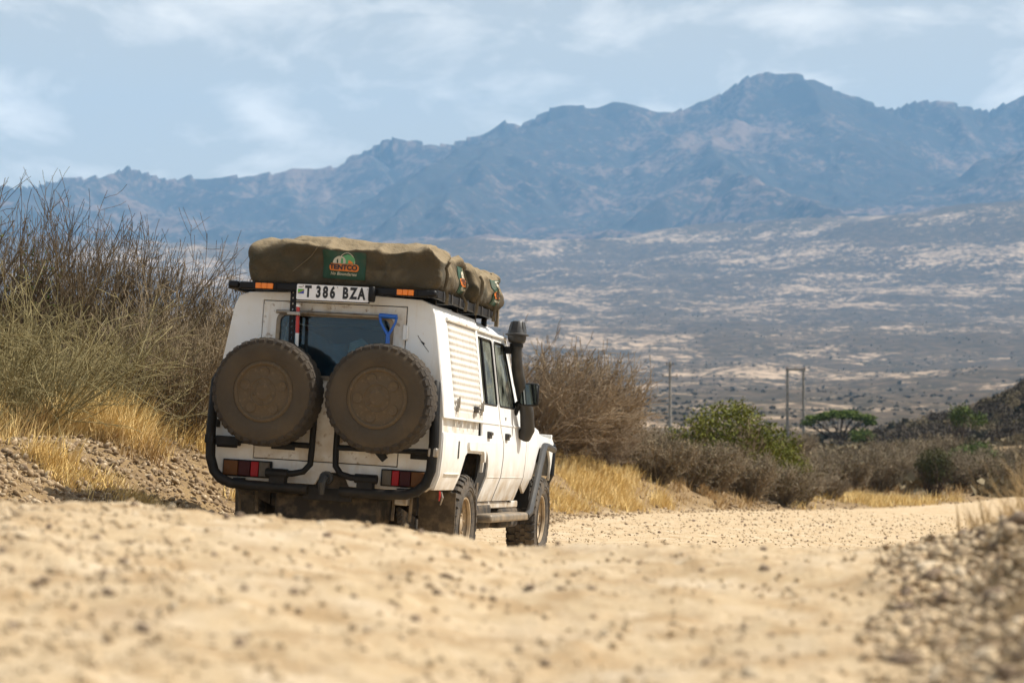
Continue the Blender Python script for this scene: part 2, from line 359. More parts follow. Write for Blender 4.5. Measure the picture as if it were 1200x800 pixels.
class MB:
    def __init__(s): s.v = []; s.f = []; s.m = []
    def add(s, V, F, mi=0):
        b = len(s.v); s.v += [tuple(p) for p in V]
        for f in F: s.f.append(tuple(i + b for i in f)); s.m.append(mi)
        return s
    def box(s, x0, x1, y0, y1, z0, z1, mi=0, rot=None):
        V = [Vector((x, y, z)) for x in (x0, x1) for y in (y0, y1) for z in (z0, z1)]
        if rot is not None:
            c = Vector(((x0 + x1) / 2, (y0 + y1) / 2, (z0 + z1) / 2)); V = [c + rot @ (p - c) for p in V]
        return s.add(V, [(0, 1, 3, 2), (4, 6, 7, 5), (0, 4, 5, 1), (2, 3, 7, 6), (0, 2, 6, 4), (1, 5, 7, 3)], mi)
    def tube(s, pts, r, seg=10, mi=0, closed=False, flat=1.0):
        P = [Vector(p) for p in pts]; n = len(P)
        rs = r if isinstance(r, (list, tuple)) else [r] * n
        T = []
        for i in range(n):
            if closed: t = P[(i + 1) % n] - P[i - 1]
            else: t = P[min(i + 1, n - 1)] - P[max(i - 1, 0)]
            T.append(t.normalized())
        ref = Vector((0, 0, 1)) if abs(T[0].z) < .9 else Vector((1, 0, 0))
        N = (ref - T[0] * ref.dot(T[0])).normalized(); V = []
        for i in range(n):
            N = (N - T[i] * N.dot(T[i])).normalized(); B = T[i].cross(N)
            for k in range(seg):
                a = 2 * PI * k / seg; V.append(P[i] + (N * math.cos(a) + B * math.sin(a) * flat) * rs[i])
        F = []
        for i in range(n if closed else n - 1):
            j = (i + 1) % n
            for k in range(seg):
                l = (k + 1) % seg; F.append((i * seg + k, i * seg + l, j * seg + l, j * seg + k))
        if not closed: F += [tuple(range(seg))[::-1], tuple((n - 1) * seg + k for k in range(seg))]
        return s.add(V, F, mi)
    def lathe(s, prof, cen, ax, seg=32, mi=0, cap=False):
        cen = Vector(cen); ax = Vector(ax).normalized()
        e1 = ax.orthogonal().normalized() if abs(ax.x) < .9 else Vector((0, 0, 1)); e1 = (e1 - ax * e1.dot(ax)).normalized(); e2 = ax.cross(e1); V = []; F = []; n = len(prof)
        for k in range(seg):
            a = 2 * PI * k / seg; d = e1 * math.cos(a) + e2 * math.sin(a)
            for r, h in prof: V.append(cen + d * r + ax * h)
        for k in range(seg):
            l = (k + 1) % seg
            for i in range(n - 1): F.append((k * n + i, l * n + i, l * n + i + 1, k * n + i + 1))
        if cap: F += [tuple(k * n for k in range(seg))[::-1], tuple(k * n + n - 1 for k in range(seg))]
        return s.add(V, F, mi)
    def sheet(s, outer, holes, th, mp, cu=(), cv=(), mi=0):
        loops = [[Vector((p[0], p[1], 0)) for p in l] for l in [outer] + list(holes)]
        flat = [p for l in loops for p in l]
        tr = tessellate_polygon(loops)
        bm = bmesh.new(); vs = [bm.verts.new(p) for p in flat]
        for t in tr:
            if len(set(t)) == 3:
                try: bm.faces.new([vs[i] for i in t])
                except ValueError: pass
        for c in cu: bmesh.ops.bisect_plane(bm, geom=bm.verts[:] + bm.edges[:] + bm.faces[:], plane_co=(c, 0, 0), plane_no=(1, 0, 0), dist=1e-5)
        for c in cv: bmesh.ops.bisect_plane(bm, geom=bm.verts[:] + bm.edges[:] + bm.faces[:], plane_co=(0, c, 0), plane_no=(0, 1, 0), dist=1e-5)
        bm.normal_update()
        for f in bm.faces:
            if f.normal.z < 0: f.normal_flip()
        bm.verts.index_update(); n = len(bm.verts)
        V = [mp(v.co.x, v.co.y, 0.0) for v in bm.verts] + [mp(v.co.x, v.co.y, -th) for v in bm.verts]
        F = [tuple(v.index for v in f.verts) for f in bm.faces]; F += [tuple(i + n for i in f[::-1]) for f in F]
        for e in bm.edges:
            if e.is_boundary:
                l = e.link_loops[0]; a, b = l.vert.index, l.link_loop_next.vert.index; F.append((b, a, a + n, b + n))
        bm.free()
        return s.add(V, F, mi)
    def build(s, name, mats, parent=None, bevel=0.0, smooth=True, angle=32, seg=2, recalc=True):
        me = bpy.data.meshes.new(name); me.from_pydata([tuple(p) for p in s.v], [], s.f)
        for m in (mats if isinstance(mats, (list, tuple)) else [mats]): me.materials.append(m)
        me.polygons.foreach_set('material_index', np.asarray(s.m, np.int32))
        if recalc:
            bm = bmesh.new(); bm.from_mesh(me); bmesh.ops.recalc_face_normals(bm, faces=bm.faces[:]); bm.to_mesh(me); bm.free()
        if smooth:
            me.shade_smooth(); me.set_sharp_from_angle(angle=rad(angle))
        o = link(name, me, parent)
        if bevel:
            b = o.modifiers.new('bevel', 'BEVEL'); b.width = bevel; b.segments = seg; b.limit_method = 'ANGLE'; b.angle_limit = rad(40); b.harden_normals = False
        return o
def text_mesh(txt, size, offset=0.0, sx=1.0, shear=0.0, spacing=1.0, ext=0.0):
    cu = bpy.data.curves.new('lettering', 'FONT'); cu.body = txt; cu.size = size; cu.offset = offset; cu.shear = shear
    cu.align_x = 'CENTER'; cu.align_y = 'CENTER'; cu.space_character = spacing; cu.extrude = ext; cu.resolution_u = 4
    o = bpy.data.objects.new('lettering_source', cu); C.objects.link(o)
    dg = bpy.context.evaluated_depsgraph_get(); me = bpy.data.meshes.new_from_object(o.evaluated_get(dg))
    V = [(v.co.x * sx, v.co.y, v.co.z) for v in me.vertices]; F = [tuple(p.vertices) for p in me.polygons]
    bpy.data.objects.remove(o); bpy.data.curves.remove(cu); bpy.data.meshes.remove(me)
    return V, F

# ------------------------------------------------------------------ terrain
VO = np.array([-1.2122, 16.5771, -1.0478])          # ground point between the rear wheels
VR = np.array([[0.97794528, 0.19911262, 0.06306501], [-0.20175727, 0.97866977, 0.03872314], [-0.05400956, -0.05059294, 0.99725791]])
def road_plane(x, y):
    return VO[2] - (VR[0, 2] * (x - VO[0]) + VR[1, 2] * (y - VO[1])) / VR[2, 2]
_vr = np.log([1, 30, 60, 100, 200, 300, 600, 1000, 2000, 3000, 4500, 6000, 7500, 9000, 20000])
_vz = [-1.5, -1.8, -3.2, -4.8, -7.4, -9.8, -16, -21, -18, 12, 105, 265, 460, 540, 560]
def valley(r): return np.interp(np.log(np.maximum(r, 1.0)), _vr, _vz)
_fy = [0, 8, 14, 28, 35, 43, 51, 66, 85, 120, 200]
_fx = [-4.6, -3.4, -2.35, -0.2, 0.7, 2.6, 5.1, 10.6, 18, 34, 80]
_my = [-3.0, -1.45, -1.2, -.97, -.82, -.48, -.24, 0, .6, 1.5, 4]
_mz = [.06, .095, .092, .08, .060, .03, .004, -.036, -.038, -.038, -.06]
def foot(y): return np.interp(y, _fy, _fx)
def verge_mask(x, y):
    s = foot(y) - x
    left = sstep(-.25, .35, s + .25 * fbm(x * .8, y * .8, 0, 3, 5))
    right = sstep(.2, .8, x - (foot(y) + 7.2) + .3 * fbm(x * .8, y * .8, 0, 3, 6)) * sstep(9, 14, y)
    berm = sstep(.0, .25, x - (.50 + .19 * (y - 3)) + .12 * fbm(x * 4, y * 4, 0, 3, 7)) * (1 - sstep(6.5, 9, y)) * .95
    far = sstep(88, 110, y)
    behind = 1 - sstep(-1, 2, y)
    return np.clip(np.maximum.reduce([left * sstep(7, 11, y), right, berm, far, 0 * behind]), 0, 1)
def H(x, y):
    x = np.asarray(x, float); y = np.asarray(y, float)
    r = np.sqrt(x * x + y * y)
    s = foot(y) - x
    bank = np.interp(y, [0, 16, 30, 45, 60, 90], [.85, .98, 1.05, 1.05, .5, .3]) * sstep(-.1, 2.3, s)
    P = road_plane(x, y)
    Pf = np.where(s > 0, road_plane(foot(y), y), P)
    near = Pf + bank + .06 * np.clip(s - 2.3, 0, 14) * sstep(2, 5, s)
    near = near + .16 * fbm(x * .45, y * .45, 0, 3, 11) * sstep(.4, 2.5, s)
    near = near + .25 * sstep(7, 9, x - foot(y)) * sstep(12, 18, y)
    V = valley(r) + 1.2 * fbm(x / 40, y / 40, 0, 3, 21) * sstep(60, 150, r)
    V = V + 6 * fbm(x / 140, y / 140, 0, 4, 22) * sstep(300, 900, r) + 7 * fbm(x / 75, y / 75, 0, 4, 25) * sstep(600, 1800, r) + 16 * fbm(x / 600, y / 600, 0, 4, 23) * sstep(900, 2500, r) + 52 * fbm(x / 700, y / 700, 0, 5, 26) * sstep(3000, 6500, r)
    V = V + 130 * sstep(5200, 7900, r) * sstep(180, 1500, x)
    V = V + 18 * np.exp(-((x - 95) ** 2) / (2 * 21 ** 2) - ((y - 265) ** 2) / (2 * 60 ** 2)) + 7 * np.exp(-((x - 150) ** 2) / (2 * 35 ** 2) - ((y - 275) ** 2) / (2 * 60 ** 2))
    w = sstep(50, 105, r)
    z = near * (1 - w) + V * w
    # the hump of graded dirt the camera lies on
    wm = 1 - sstep(5.6, 11.2, y)
    wm = wm * (1 - sstep(6, 14, np.abs(x)))
    hump = np.interp(x, _my, _mz)
    berm = .17 * sstep(.56, 1.0, x - .19 * (y - 3)) * (1 - sstep(5.2, 6.6, y)) * sstep(1.5, 3.2, y)
    z = z * (1 - wm) + (hump + berm) * wm
    # surface roughness
    vm = verge_mask(x, y)
    am = np.where(r < 120, 1, 0)
    z = z + am * (.010 + .035 * vm) * fbm(x * 2.2, y * 2.2, 0, 5, 31, .6) * np.clip(r / 4, .5, 2.0) + am * vm * .10 * np.clip(r / 12, .3, 1) * (np.abs(fbm(x * 3.1, y * 3.1, 0, 4, 35, .65)) - .2)
    z = z + am * wm * (.026 * fbm(x * 3.2, y * 3.2, 0, 4, 33) + .030 * np.maximum(0, fbm(x * 8, y * 8, 0, 4, 34) - .08))
    return z
def Hs(x, y): return float(H(np.array([x]), np.array([y]))[0])
def polar(az0, az1, naz, rr, zf):
    az = np.linspace(az0, az1, naz); A, Rr = np.meshgrid(az, rr)
    X = Rr * np.sin(A); Y = Rr * np.cos(A); Z = zf(X, Y, A, Rr)
    nr = len(rr); idx = np.arange(nr * naz).reshape(nr, naz)
    F = np.stack([idx[:-1, :-1], idx[:-1, 1:], idx[1:, 1:], idx[1:, :-1]], -1).reshape(-1, 4)[:, ::-1]
    return np.stack([X, Y, Z], -1).reshape(-1, 3), F, X, Y
W35 = rad(36)
rr_near = np.concatenate([np.geomspace(.9, 12, 290), np.geomspace(12, 230, 350)[1:]])
V_, F_, X_, Y_ = polar(-W35, W35, 400, rr_near, lambda X, Y, A, R_: H(X, Y))
me = np_mesh('ground', V_, F_, M['ground'], smooth=True)
a_ = me.attributes.new('verge', 'FLOAT', 'POINT'); a_.data.foreach_set('value', verge_mask(X_, Y_).ravel().astype(np.float32))
tag(link('ground', me), kind='structure')
# the ground beside and behind the camera
rr_b = np.geomspace(.02, 9000, 90)
V_, F_, X_, Y_ = polar(W35, 2 * PI - W35, 90, rr_b, lambda X, Y, A, R_: np.where(R_ < 2.0, np.minimum(H(X, Y), 0.02), H(X, Y)))
me = np_mesh('surrounding_ground', V_, F_, M['ground'], smooth=True)
a_ = me.attributes.new('verge', 'FLOAT', 'POINT'); a_.data.foreach_set('value', np.where(np.hypot(X_, Y_) > 14, .6, .0).ravel().astype(np.float32))
tag(link('surrounding_ground', me), kind='structure')
rr_i = np.geomspace(.02, .92, 8)
V_, F_, X_, Y_ = polar(-W35, W35, 30, rr_i, lambda X, Y, A, R_: H(X, Y))
me = np_mesh('near_ground', V_, F_, M['ground'], smooth=True)
a_ = me.attributes.new('verge', 'FLOAT', 'POINT'); a_.data.foreach_set('value', np.zeros(X_.size, np.float32))
tag(link('near_ground', me), kind='structure')
# valley floor
V_, F_, X_, Y_ = polar(-W35, W35, 360, np.geomspace(225, 7700, 240), lambda X, Y, A, R_: H(X, Y) - .25 * (R_ < 232))
tag(link('valley', np_mesh('valley', V_, F_, M['valley'], smooth=True)), kind='structure')
# mountains: crest heights by bearing
RIDGE = [(-1500, 240), (-900, 215), (-500, 222), (-200, 210), (0, 217), (40, 215), (75, 208), (100, 205), (125, 205), (148, 192), (165, 199), (185, 206), (205, 208), (220, 204), (240, 208), (270, 205), (300, 203), (330, 198), (350, 195), (375, 196), (395, 192), (410, 182), (430, 173), (455, 159), (475, 161), (500, 166), (520, 168), (545, 160), (560, 158), (575, 150), (592, 140), (612, 144), (640, 127), (665, 120), (680, 123), (700, 124), (720, 119), (745, 120), (770, 128), (790, 130), (810, 121), (840, 112), (850, 104), (870, 90), (890, 83), (905, 84), (915, 86), (935, 86), (955, 90), (970, 98), (990, 108), (1010, 113), (1030, 122), (1050, 126), (1070, 118), (1090, 115), (1110, 117), (1130, 122), (1160, 128), (1180, 118), (1200, 110), (1250, 92), (1400, 120), (1700, 100), (2600, 150)]
R0 = 7300.0
def mountains(X, Y, A, R_):
    px = 600 + FPX * np.tan(A)
    rx, ry = [p[0] for p in RIDGE], [p[1] for p in RIDGE]
    py = np.interp(px, rx, ry) + 1.4 * fbm(px / 9, 0 * px, 0, 3, 41)
    D = 11500 + 500 * fbm(A * 9, 0 * A, 3.3, 3, 42)
    zc = CZ + (440 - py) / FPX * np.cos(A) * D
    base = H(X * R0 / R_, Y * R0 / R_) - 5
    t = np.clip((R_ - R0) / (D - R0), 0, 1.6)
    z = base + (zc - base) * np.where(t < 1, .16 * t + .62 * t ** 2.2, 1.0)
    z = z + 60 * (fbm(X / 420, Y / 420, 0, 5, 50) + .15) * sstep(0, .06, t) * (1 - sstep(.3, .6, t))
    # spurs: ridge lines that leave the crest, fork and run down to the plain
    U = A * 10000 + 55 * fbm(X / 260, Y / 260, 0, 4, 52); Vv = R_ + 55 * fbm(X / 260, Y / 260, 5, 4, 53)
    r_ = random.Random(12); segs = []
    az = -rad(27)
    def crest(a_):
        p = 600 + FPX * math.tan(a_); d_ = 11500 + 500 * float(fbm(a_ * 9, 0, 3.3, 3, 42))
        return d_, CZ + (440 - float(np.interp(p, rx, ry))) / FPX * math.cos(a_) * d_
    while az < rad(27):
        d_, h0 = crest(az); u, v, h = az * 10000, d_ - 20, h0 - 25
        local = max(120.0, h0 - 300)
        big = r_.random() < .5
        L = r_.uniform(1700, 3600) if big else r_.uniform(600, 1600)
        hend = h0 - local * (r_.uniform(.62, .95) if big else r_.uniform(.35, .62))
        drift = r_.gauss(0, .55); n_ = max(3, int(L / 330)); k = r_.uniform(.52, .75)
        for i in range(n_):
            drift = .8 * drift + r_.gauss(0, .28); st = L / n_
            f = (i + 1) / n_; h1 = h0 + (hend - h0) * (f ** .8) + r_.uniform(-14, 14)
            u1, v1 = u + st * drift, v - st
            segs.append((u, v, h, u1, v1, h1, k))
            for sd in (-1, 1):
                if r_.random() < .75:
                    l2 = r_.uniform(180, 520) * (1.2 - .5 * f); q = r_.uniform(.5, 1.3)
                    um, vm = u1 + sd * l2 * .5, v1 - l2 * .5 * q * .9; hm = h1 - l2 * r_.uniform(.16, .24)
                    ue, ve = um + sd * l2 * .4 + r_.uniform(-60, 60), vm - l2 * .6 * q; he = hm - l2 * r_.uniform(.22, .34)
                    segs.append((u1, v1, h1 - 6, um, vm, hm, k + .05)); segs.append((um, vm, hm, ue, ve, he, k + .1))
            u, v, h = u1, v1, h1
        az += r_.uniform(.016, .036)
    uax = A[0] * 10000; vax = R_[:, 0]
    z2 = z.copy()
    for (u0, v0, h0, u1, v1, h1, k) in segs:
        i0, i1 = np.searchsorted(vax, min(v0, v1) - 520), np.searchsorted(vax, max(v0, v1) + 260); j0, j1 = np.searchsorted(uax, min(u0, u1) - 520), np.searchsorted(uax, max(u0, u1) + 520)
        if i1 <= i0 or j1 <= j0: continue
        uu, vv = U[i0:i1, j0:j1], Vv[i0:i1, j0:j1]; dx, dy = u1 - u0, v1 - v0
        tt = np.clip(((uu - u0) * dx + (vv - v0) * dy) / (dx * dx + dy * dy), 0, 1)
        dd = np.sqrt((uu - u0 - tt * dx) ** 2 + (vv - v0 - tt * dy) ** 2 + 64) - 8
        hh = h0 + (h1 - h0) * tt - k * dd + .00022 * np.minimum(dd, 500) ** 2
        z2[i0:i1, j0:j1] = np.maximum(z2[i0:i1, j0:j1], hh)
    z = np.where(t < 1, z2, z)
    rough = sstep(0, .04, t) * np.where(t < 1, np.clip((1 - t) * 8, 0, 1), 0)
    z = z + (26 * fbm(X / 130, Y / 130, 0, 5, 54, .58) - 34 * np.abs(fbm(X / 210, Y / 210, 0, 4, 57))) * rough
    # never above the crest line as seen from the road
    z = np.where(t < 1, np.minimum(z, CZ + (zc - CZ) * (R_ / D) - 3 * (1 - t)), z)
    z = np.where(t > 1, zc - (t - 1) * 3400, z)
    return z
V_, F_, X_, Y_ = polar(-rad(24), rad(24), 880, np.concatenate([np.linspace(7300, 12200, 240), np.linspace(12350, 13600, 6)]), mountains)
me = np_mesh('mountains', V_, F_, M['mountain'], smooth=True)
a_ = me.attributes.new('foot', 'FLOAT', 'POINT'); a_.data.foreach_set('value', (1 - sstep(7500, 9400, np.hypot(X_, Y_) + 600 * fbm(X_ / 700, Y_ / 700, 0, 4, 55))).ravel().astype(np.float32))
tag(link('mountains', me), kind='structure')

# ------------------------------------------------------------------ haze
hz = MB(); hz.box(-14500, 14500, -14500, 14500, -80, 1900)
mh = bpy.data.materials.new('haze_air'); mh.use_nodes = True
for n in list(mh.node_tree.nodes): mh.node_tree.nodes.remove(n)
o_ = mh.node_tree.nodes.new('ShaderNodeOutputMaterial'); v_ = mh.node_tree.nodes.new('ShaderNodeVolumePrincipled')
v_.inputs['Color'].default_value = (0.30, 0.60, 1.0, 1); v_.inputs['Density'].default_value = 0.000061; v_.inputs['Anisotropy'].default_value = 0.0
mh.node_tree.links.new(v_.outputs['Volume'], o_.inputs['Volume'])
tag(hz.build('haze', mh, smooth=False), kind='stuff')

# ------------------------------------------------------------------ the off-road vehicle
car = empty('off_road_vehicle', (0, 0, 0))
car.matrix_world = Matrix.Translation(Vector(VO)) @ Matrix(VR.tolist()).to_4x4()
car.empty_display_size = .5
tag(car, 'dusty white double-cab off-road camper vehicle seen from behind, with two spare wheels on its tail', 'off-road vehicle')
_xz = [.50, .56, .77, .90, 1.04, 1.20, 1.36, 1.87, 1.95, 2.0]
_xx = [.775, .80, .868, .878, .880, .868, .848, .766, .750, .735]
def XS(z): return float(np.interp(z, _xz, _xx))
def side(s): return lambda y, z, w: (s * (XS(z) + w), y, z)
ZC = (.56, .65, .77, .84, .90, 1.04, 1.12, 1.20, 1.28, 1.36, 1.5, 1.65, 1.8, 1.87, 1.95)
YR = -1.09                                   # tail panel plane
def rear(dy=0.0): return lambda x, z, w: (x, YR + dy - w, z)

# --- camper shell -------------------------------------------------------
HY0, HY1, HZ0, HZ1 = -.74, .235, 1.205, 1.915
def shell_prof():                            # right half, bottom to top
    return [(XS(z) + .012, z) for z in (1.19, 1.28, 1.36, 1.5, 1.65, 1.8, 1.93)] + [(.735, 2.005), (.66, 2.035), (.3, 2.05)]
DX0, DX1, DZ0, DZ1 = -.54, .55, .815, 1.975
b = MB()
prof = shell_prof(); full = [(-x, z) for x, z in prof][::-1] + prof
full = [p for p in full]
# tail wall around the door: lower body, upper shell, one outline
low = [(.868, 1.19), (.88, 1.04), (.876, .9), (.868, .77), (.84, .69), (.78, .645)]
outl = [(x, z) for x, z in ([(-p[0], p[1]) for p in low[::-1]])]
# outline counter-clockwise: bottom left .. notch .. bottom right .. up the right side .. over the roof .. down the left
notch = [(-.06, .645), (-.03, .70), (.0, .74), (.13, .74), (.17, .70), (.20, .645)]
outer = [(-.78, .645)] + notch + [(.78, .645)] + low[::-1][1:] + prof + [(-x, z) for x, z in prof[::-1]] + [(-x, z) for x, z in low][:-1]
door_hole = [(DX0 - .006, DZ0 - .006), (DX1 + .006, DZ0 - .006), (DX1 + .006, DZ1 + .006), (DX0 - .006, DZ1 + .006)]
tb = MB(); tb.sheet(outer, [door_hole], .03, rear(), cv=(.9, 1.2, 1.5, 1.9))
tb.build('tail_panel', M['paint'], car, bevel=.012)
# roof and shell sides
n = len(full); ys = (YR + .012, -.6, 0.0, .33)
V = [(x, y, z) for y in ys for x, z in full]; F = []
for k in range(len(ys) - 1):
    for i in range(n - 1):
        xa, za = full[i]; xb, zb = full[i + 1]
        if min(za, zb) < 1.92: continue      # the sides below are separate skins with the hatch openings
        F.append((k * n + i, k * n + i + 1, (k + 1) * n + i + 1, (k + 1) * n + i))
rb = MB(); rb.add(V, F)
V2 = [(x, y, z - .03) for x, y, z in V]
rb.add(V2, [f[::-1] for f in F])
front = [(x, z) for x, z in full if z > 1.92]
rb.sheet([(x, z) for x, z in front][::-1] + [(-.70, 1.9), (.70, 1.9)][:2], [], .02, lambda x, z, w: (x, .325 - w, z))
rb.build('camper_roof', M['paint'], car)
for s in (1, -1):
    sb = MB()
    sb.sheet([(YR + .004, 1.19), (.31, 1.19), (.31, 1.945), (YR + .004, 1.945)], [[(HY0, HZ0), (HY1, HZ0), (HY1, HZ1), (HY0, HZ1)]], .028, (lambda s: lambda y, z, w: (s * (XS(z) + .012 + w), y, z))(s), cv=ZC)
    sb.build('camper_side', M['paint'], car, bevel=.006)
    # lip that stands out under the shell and over the hatch
    lb = MB(); lb.box(HY0, HY1, 0, 1, 0, 1) if False else None
    lb.tube([(s * (XS(1.93) + .022), y, 1.926 - .0) for y in np.linspace(HY0 - .03, HY1 + .02, 6)], .014, 6)
    lb.build('hatch_rain_lip', M['door_paint'], car)
    # corrugated hatch
    hb = MB(); nz = 13 * 8; cols = np.linspace(HY0 + .006, HY1 - .006, 6)
    zz = np.linspace(HZ0 - .018, HZ1 - .004, nz + 1); V = []; F = []
    for z in zz:
        ph = (z - HZ0 - .05) / (HZ1 - HZ0 - .08) * 13
        amp = .0042 if 0 < ph < 13 else 0
        w = .010 + amp * math.sin(2 * PI * ph - PI / 2)
        for y in cols: V.append((s * (XS(z) + w), y, z))
    m_ = len(cols)
    for i in range(nz):
        for k in range(m_ - 1): F.append((i * m_ + k, i * m_ + k + 1, (i + 1) * m_ + k + 1, (i + 1) * m_ + k))
    hb.add(V, F)
    hatch = hb.build('hatch', M['hatch'], car, angle=60)
    so = hatch.modifiers.new('solid', 'SOLIDIFY'); so.thickness = .012; so.offset = -1 if s > 0 else 1
    for y in (HY0 + .07, HY1 - .07):
        lt = MB(); x = XS(1.29) + .022
        lt.box(s * (x + .003) - .007, s * (x + .003) + .007, y - .014, y + .014, 1.245, 1.345)
        lt.box(s * (x + .014) - .006, s * (x + .014) + .006, y - .008, y + .008, 1.275, 1.36)
        lt.build('latch', M['steel'], hatch, bevel=.003)
    ht = MB(); x = XS(1.29) + .02; yc = HY1 - .24
    ht.box(s * x - .006, s * x + .006, yc - .07, yc + .07, 1.26, 1.31)
    ht.tube([(s * (x + .02), yc - .06, 1.295), (s * (x + .028), yc + .05, 1.285)], .008, 6)
    ht.build('handle', M['plastic'], hatch, bevel=.002)
    lk = MB(); lk.box(s * (XS(1.235) + .014) - .006, s * (XS(1.235) + .014) + .006, yc - .10, yc - .05, 1.222, 1.25); lk.build('lock_plate', M['steel'], hatch)
    # recessed band under the shell, with stub brackets
    bb = MB(); bb.sheet([(YR + .02, 1.06), (.33, 1.06), (.33, 1.2), (YR + .02, 1.2)], [], .02, (lambda s: lambda y, z, w: (s * (.842 + w), y, z))(s))
    for y in (-.62, -.38, -.12, .1): bb.box(s * .85 - .012, s * .85 + .012, y - .010, y + .010, 1.135, 1.195)
    bb.build('recessed_band', M['door_paint'], car)
    # rear quarter with the flared arch
    qb = MB()
    arch = [(-.47, .66), (-.43, .78), (-.33, .92), (-.27, .945), (.25, .945), (.30, .93), (.33, .86), (.34, .80)]
    qb.sheet([(YR + .004, .66)] + arch + [(.355, .80), (.355, 1.085), (YR + .004, 1.085)], [], .03, (lambda s: lambda y, z, w: (s * (XS(z) + .008 + w), y, z))(s), cv=ZC)
    quarter = qb.build('rear_quarter_panel', M['paint'], car, bevel=.014)
    fb = MB()                                    # raised flare rib over the arch, and the pressed slot behind it
    fb.sheet(rpoly([(-.30, 1.035), (.33, 1.035), (.33, .88), (.285, .88), (.255, .965), (-.265, .965)], .03), [], .03, (lambda s: lambda y, z, w: (s * (XS(z) + .026 + w), y, z))(s), cv=ZC)
    fb.build('arch_flare', M['paint'], car, bevel=.012)
    fb = MB(); fb.box(s * .888 - .004, s * .888 + .004, -.60, -.565, .90, 1.03); fb.build('vent_slot', M['plastic'], car, bevel=.003)
    fb = MB(); fb.box(s * .872 - .016, s * .872 + .016, -.98, -.50, .775, .79); fb.build('pressed_crease', M['paint'], car, bevel=.006)
    # dark inner arch, and the mud-coloured panel in front of the rear wheel
    ib = MB()
    ib.box(s * .55 - .02, s * .55 + .02, -.5, .5, .45, 1.05); ib.box(min(s * .55, s * .84), max(s * .55, s * .84), -.46, .44, .96, 1.0)
    ib.box(min(s * .5, s * .835), max(s * .5, s * .835), .36, .425, .44, .96); ib.box(min(s * .5, s * .835), max(s * .5, s * .835), -.52, -.50, .64, .96)
    ib.build('rear_wheel_well', M['under'], car)
    mf = MB(); mf.sheet([(.585, .13), (.86, .13), (.87, .64), (.585, .64)], [], .012, (lambda s: lambda x, z, w: (s * x, -.50 - w - .12 * (z - .64), z))(s), cv=(.3, .45))
    mf.build('mud_flap', M['flap'], car)

# --- cab ----------------------------------------------------------------
FR, FRB = 1.42, 1.76                            # top and foot of the windscreen pillar
rear_door = [(.36, .765), (.375, .60), (.40, .565), (1.09, .565), (1.085, .92), (1.07, 1.04), (.985, 1.16), (.945, 1.24), (.925, 1.36), (.90, 1.905), (.275, 1.905), (.275, 1.12), (.33, 1.06), (.52, .97), (.545, .90), (.50, .80), (.44, .765)]
rear_door = [(.545, .565), (1.09, .565), (1.10, .92), (1.085, 1.04), (1.0, 1.13), (.945, 1.22), (.925, 1.36), (.905, 1.905), (.275, 1.905), (.275, 1.06), (.36, 1.03), (.52, .93), (.56, .86), (.56, .74)]
front_door = [(1.125, .565), (2.02, .565), (2.06, .74), (2.065, 1.04), (2.045, 1.20), (1.98, 1.30), (1.775, 1.345), (1.455, 1.905), (.928, 1.905), (.952, 1.36), (.975, 1.22), (1.032, 1.13), (1.118, 1.04), (1.134, .92)]
rwin = rpoly([(.315, 1.345), (.875, 1.345), (.86, 1.87), (.315, 1.87)], .03)
fwin = rpoly([(.975, 1.345), (1.63, 1.345), (1.375, 1.87), (.955, 1.87)], .04)
fender = [(2.085, .70), (2.35, .62), (2.47, .76), (2.58, .93), (2.74, 1.035), (3.42, 1.035), (3.56, .92), (3.62, .74), (3.70, .74), (3.70, 1.08), (3.62, 1.13), (2.70, 1.155), (2.06, 1.20), (2.08, 1.04)]
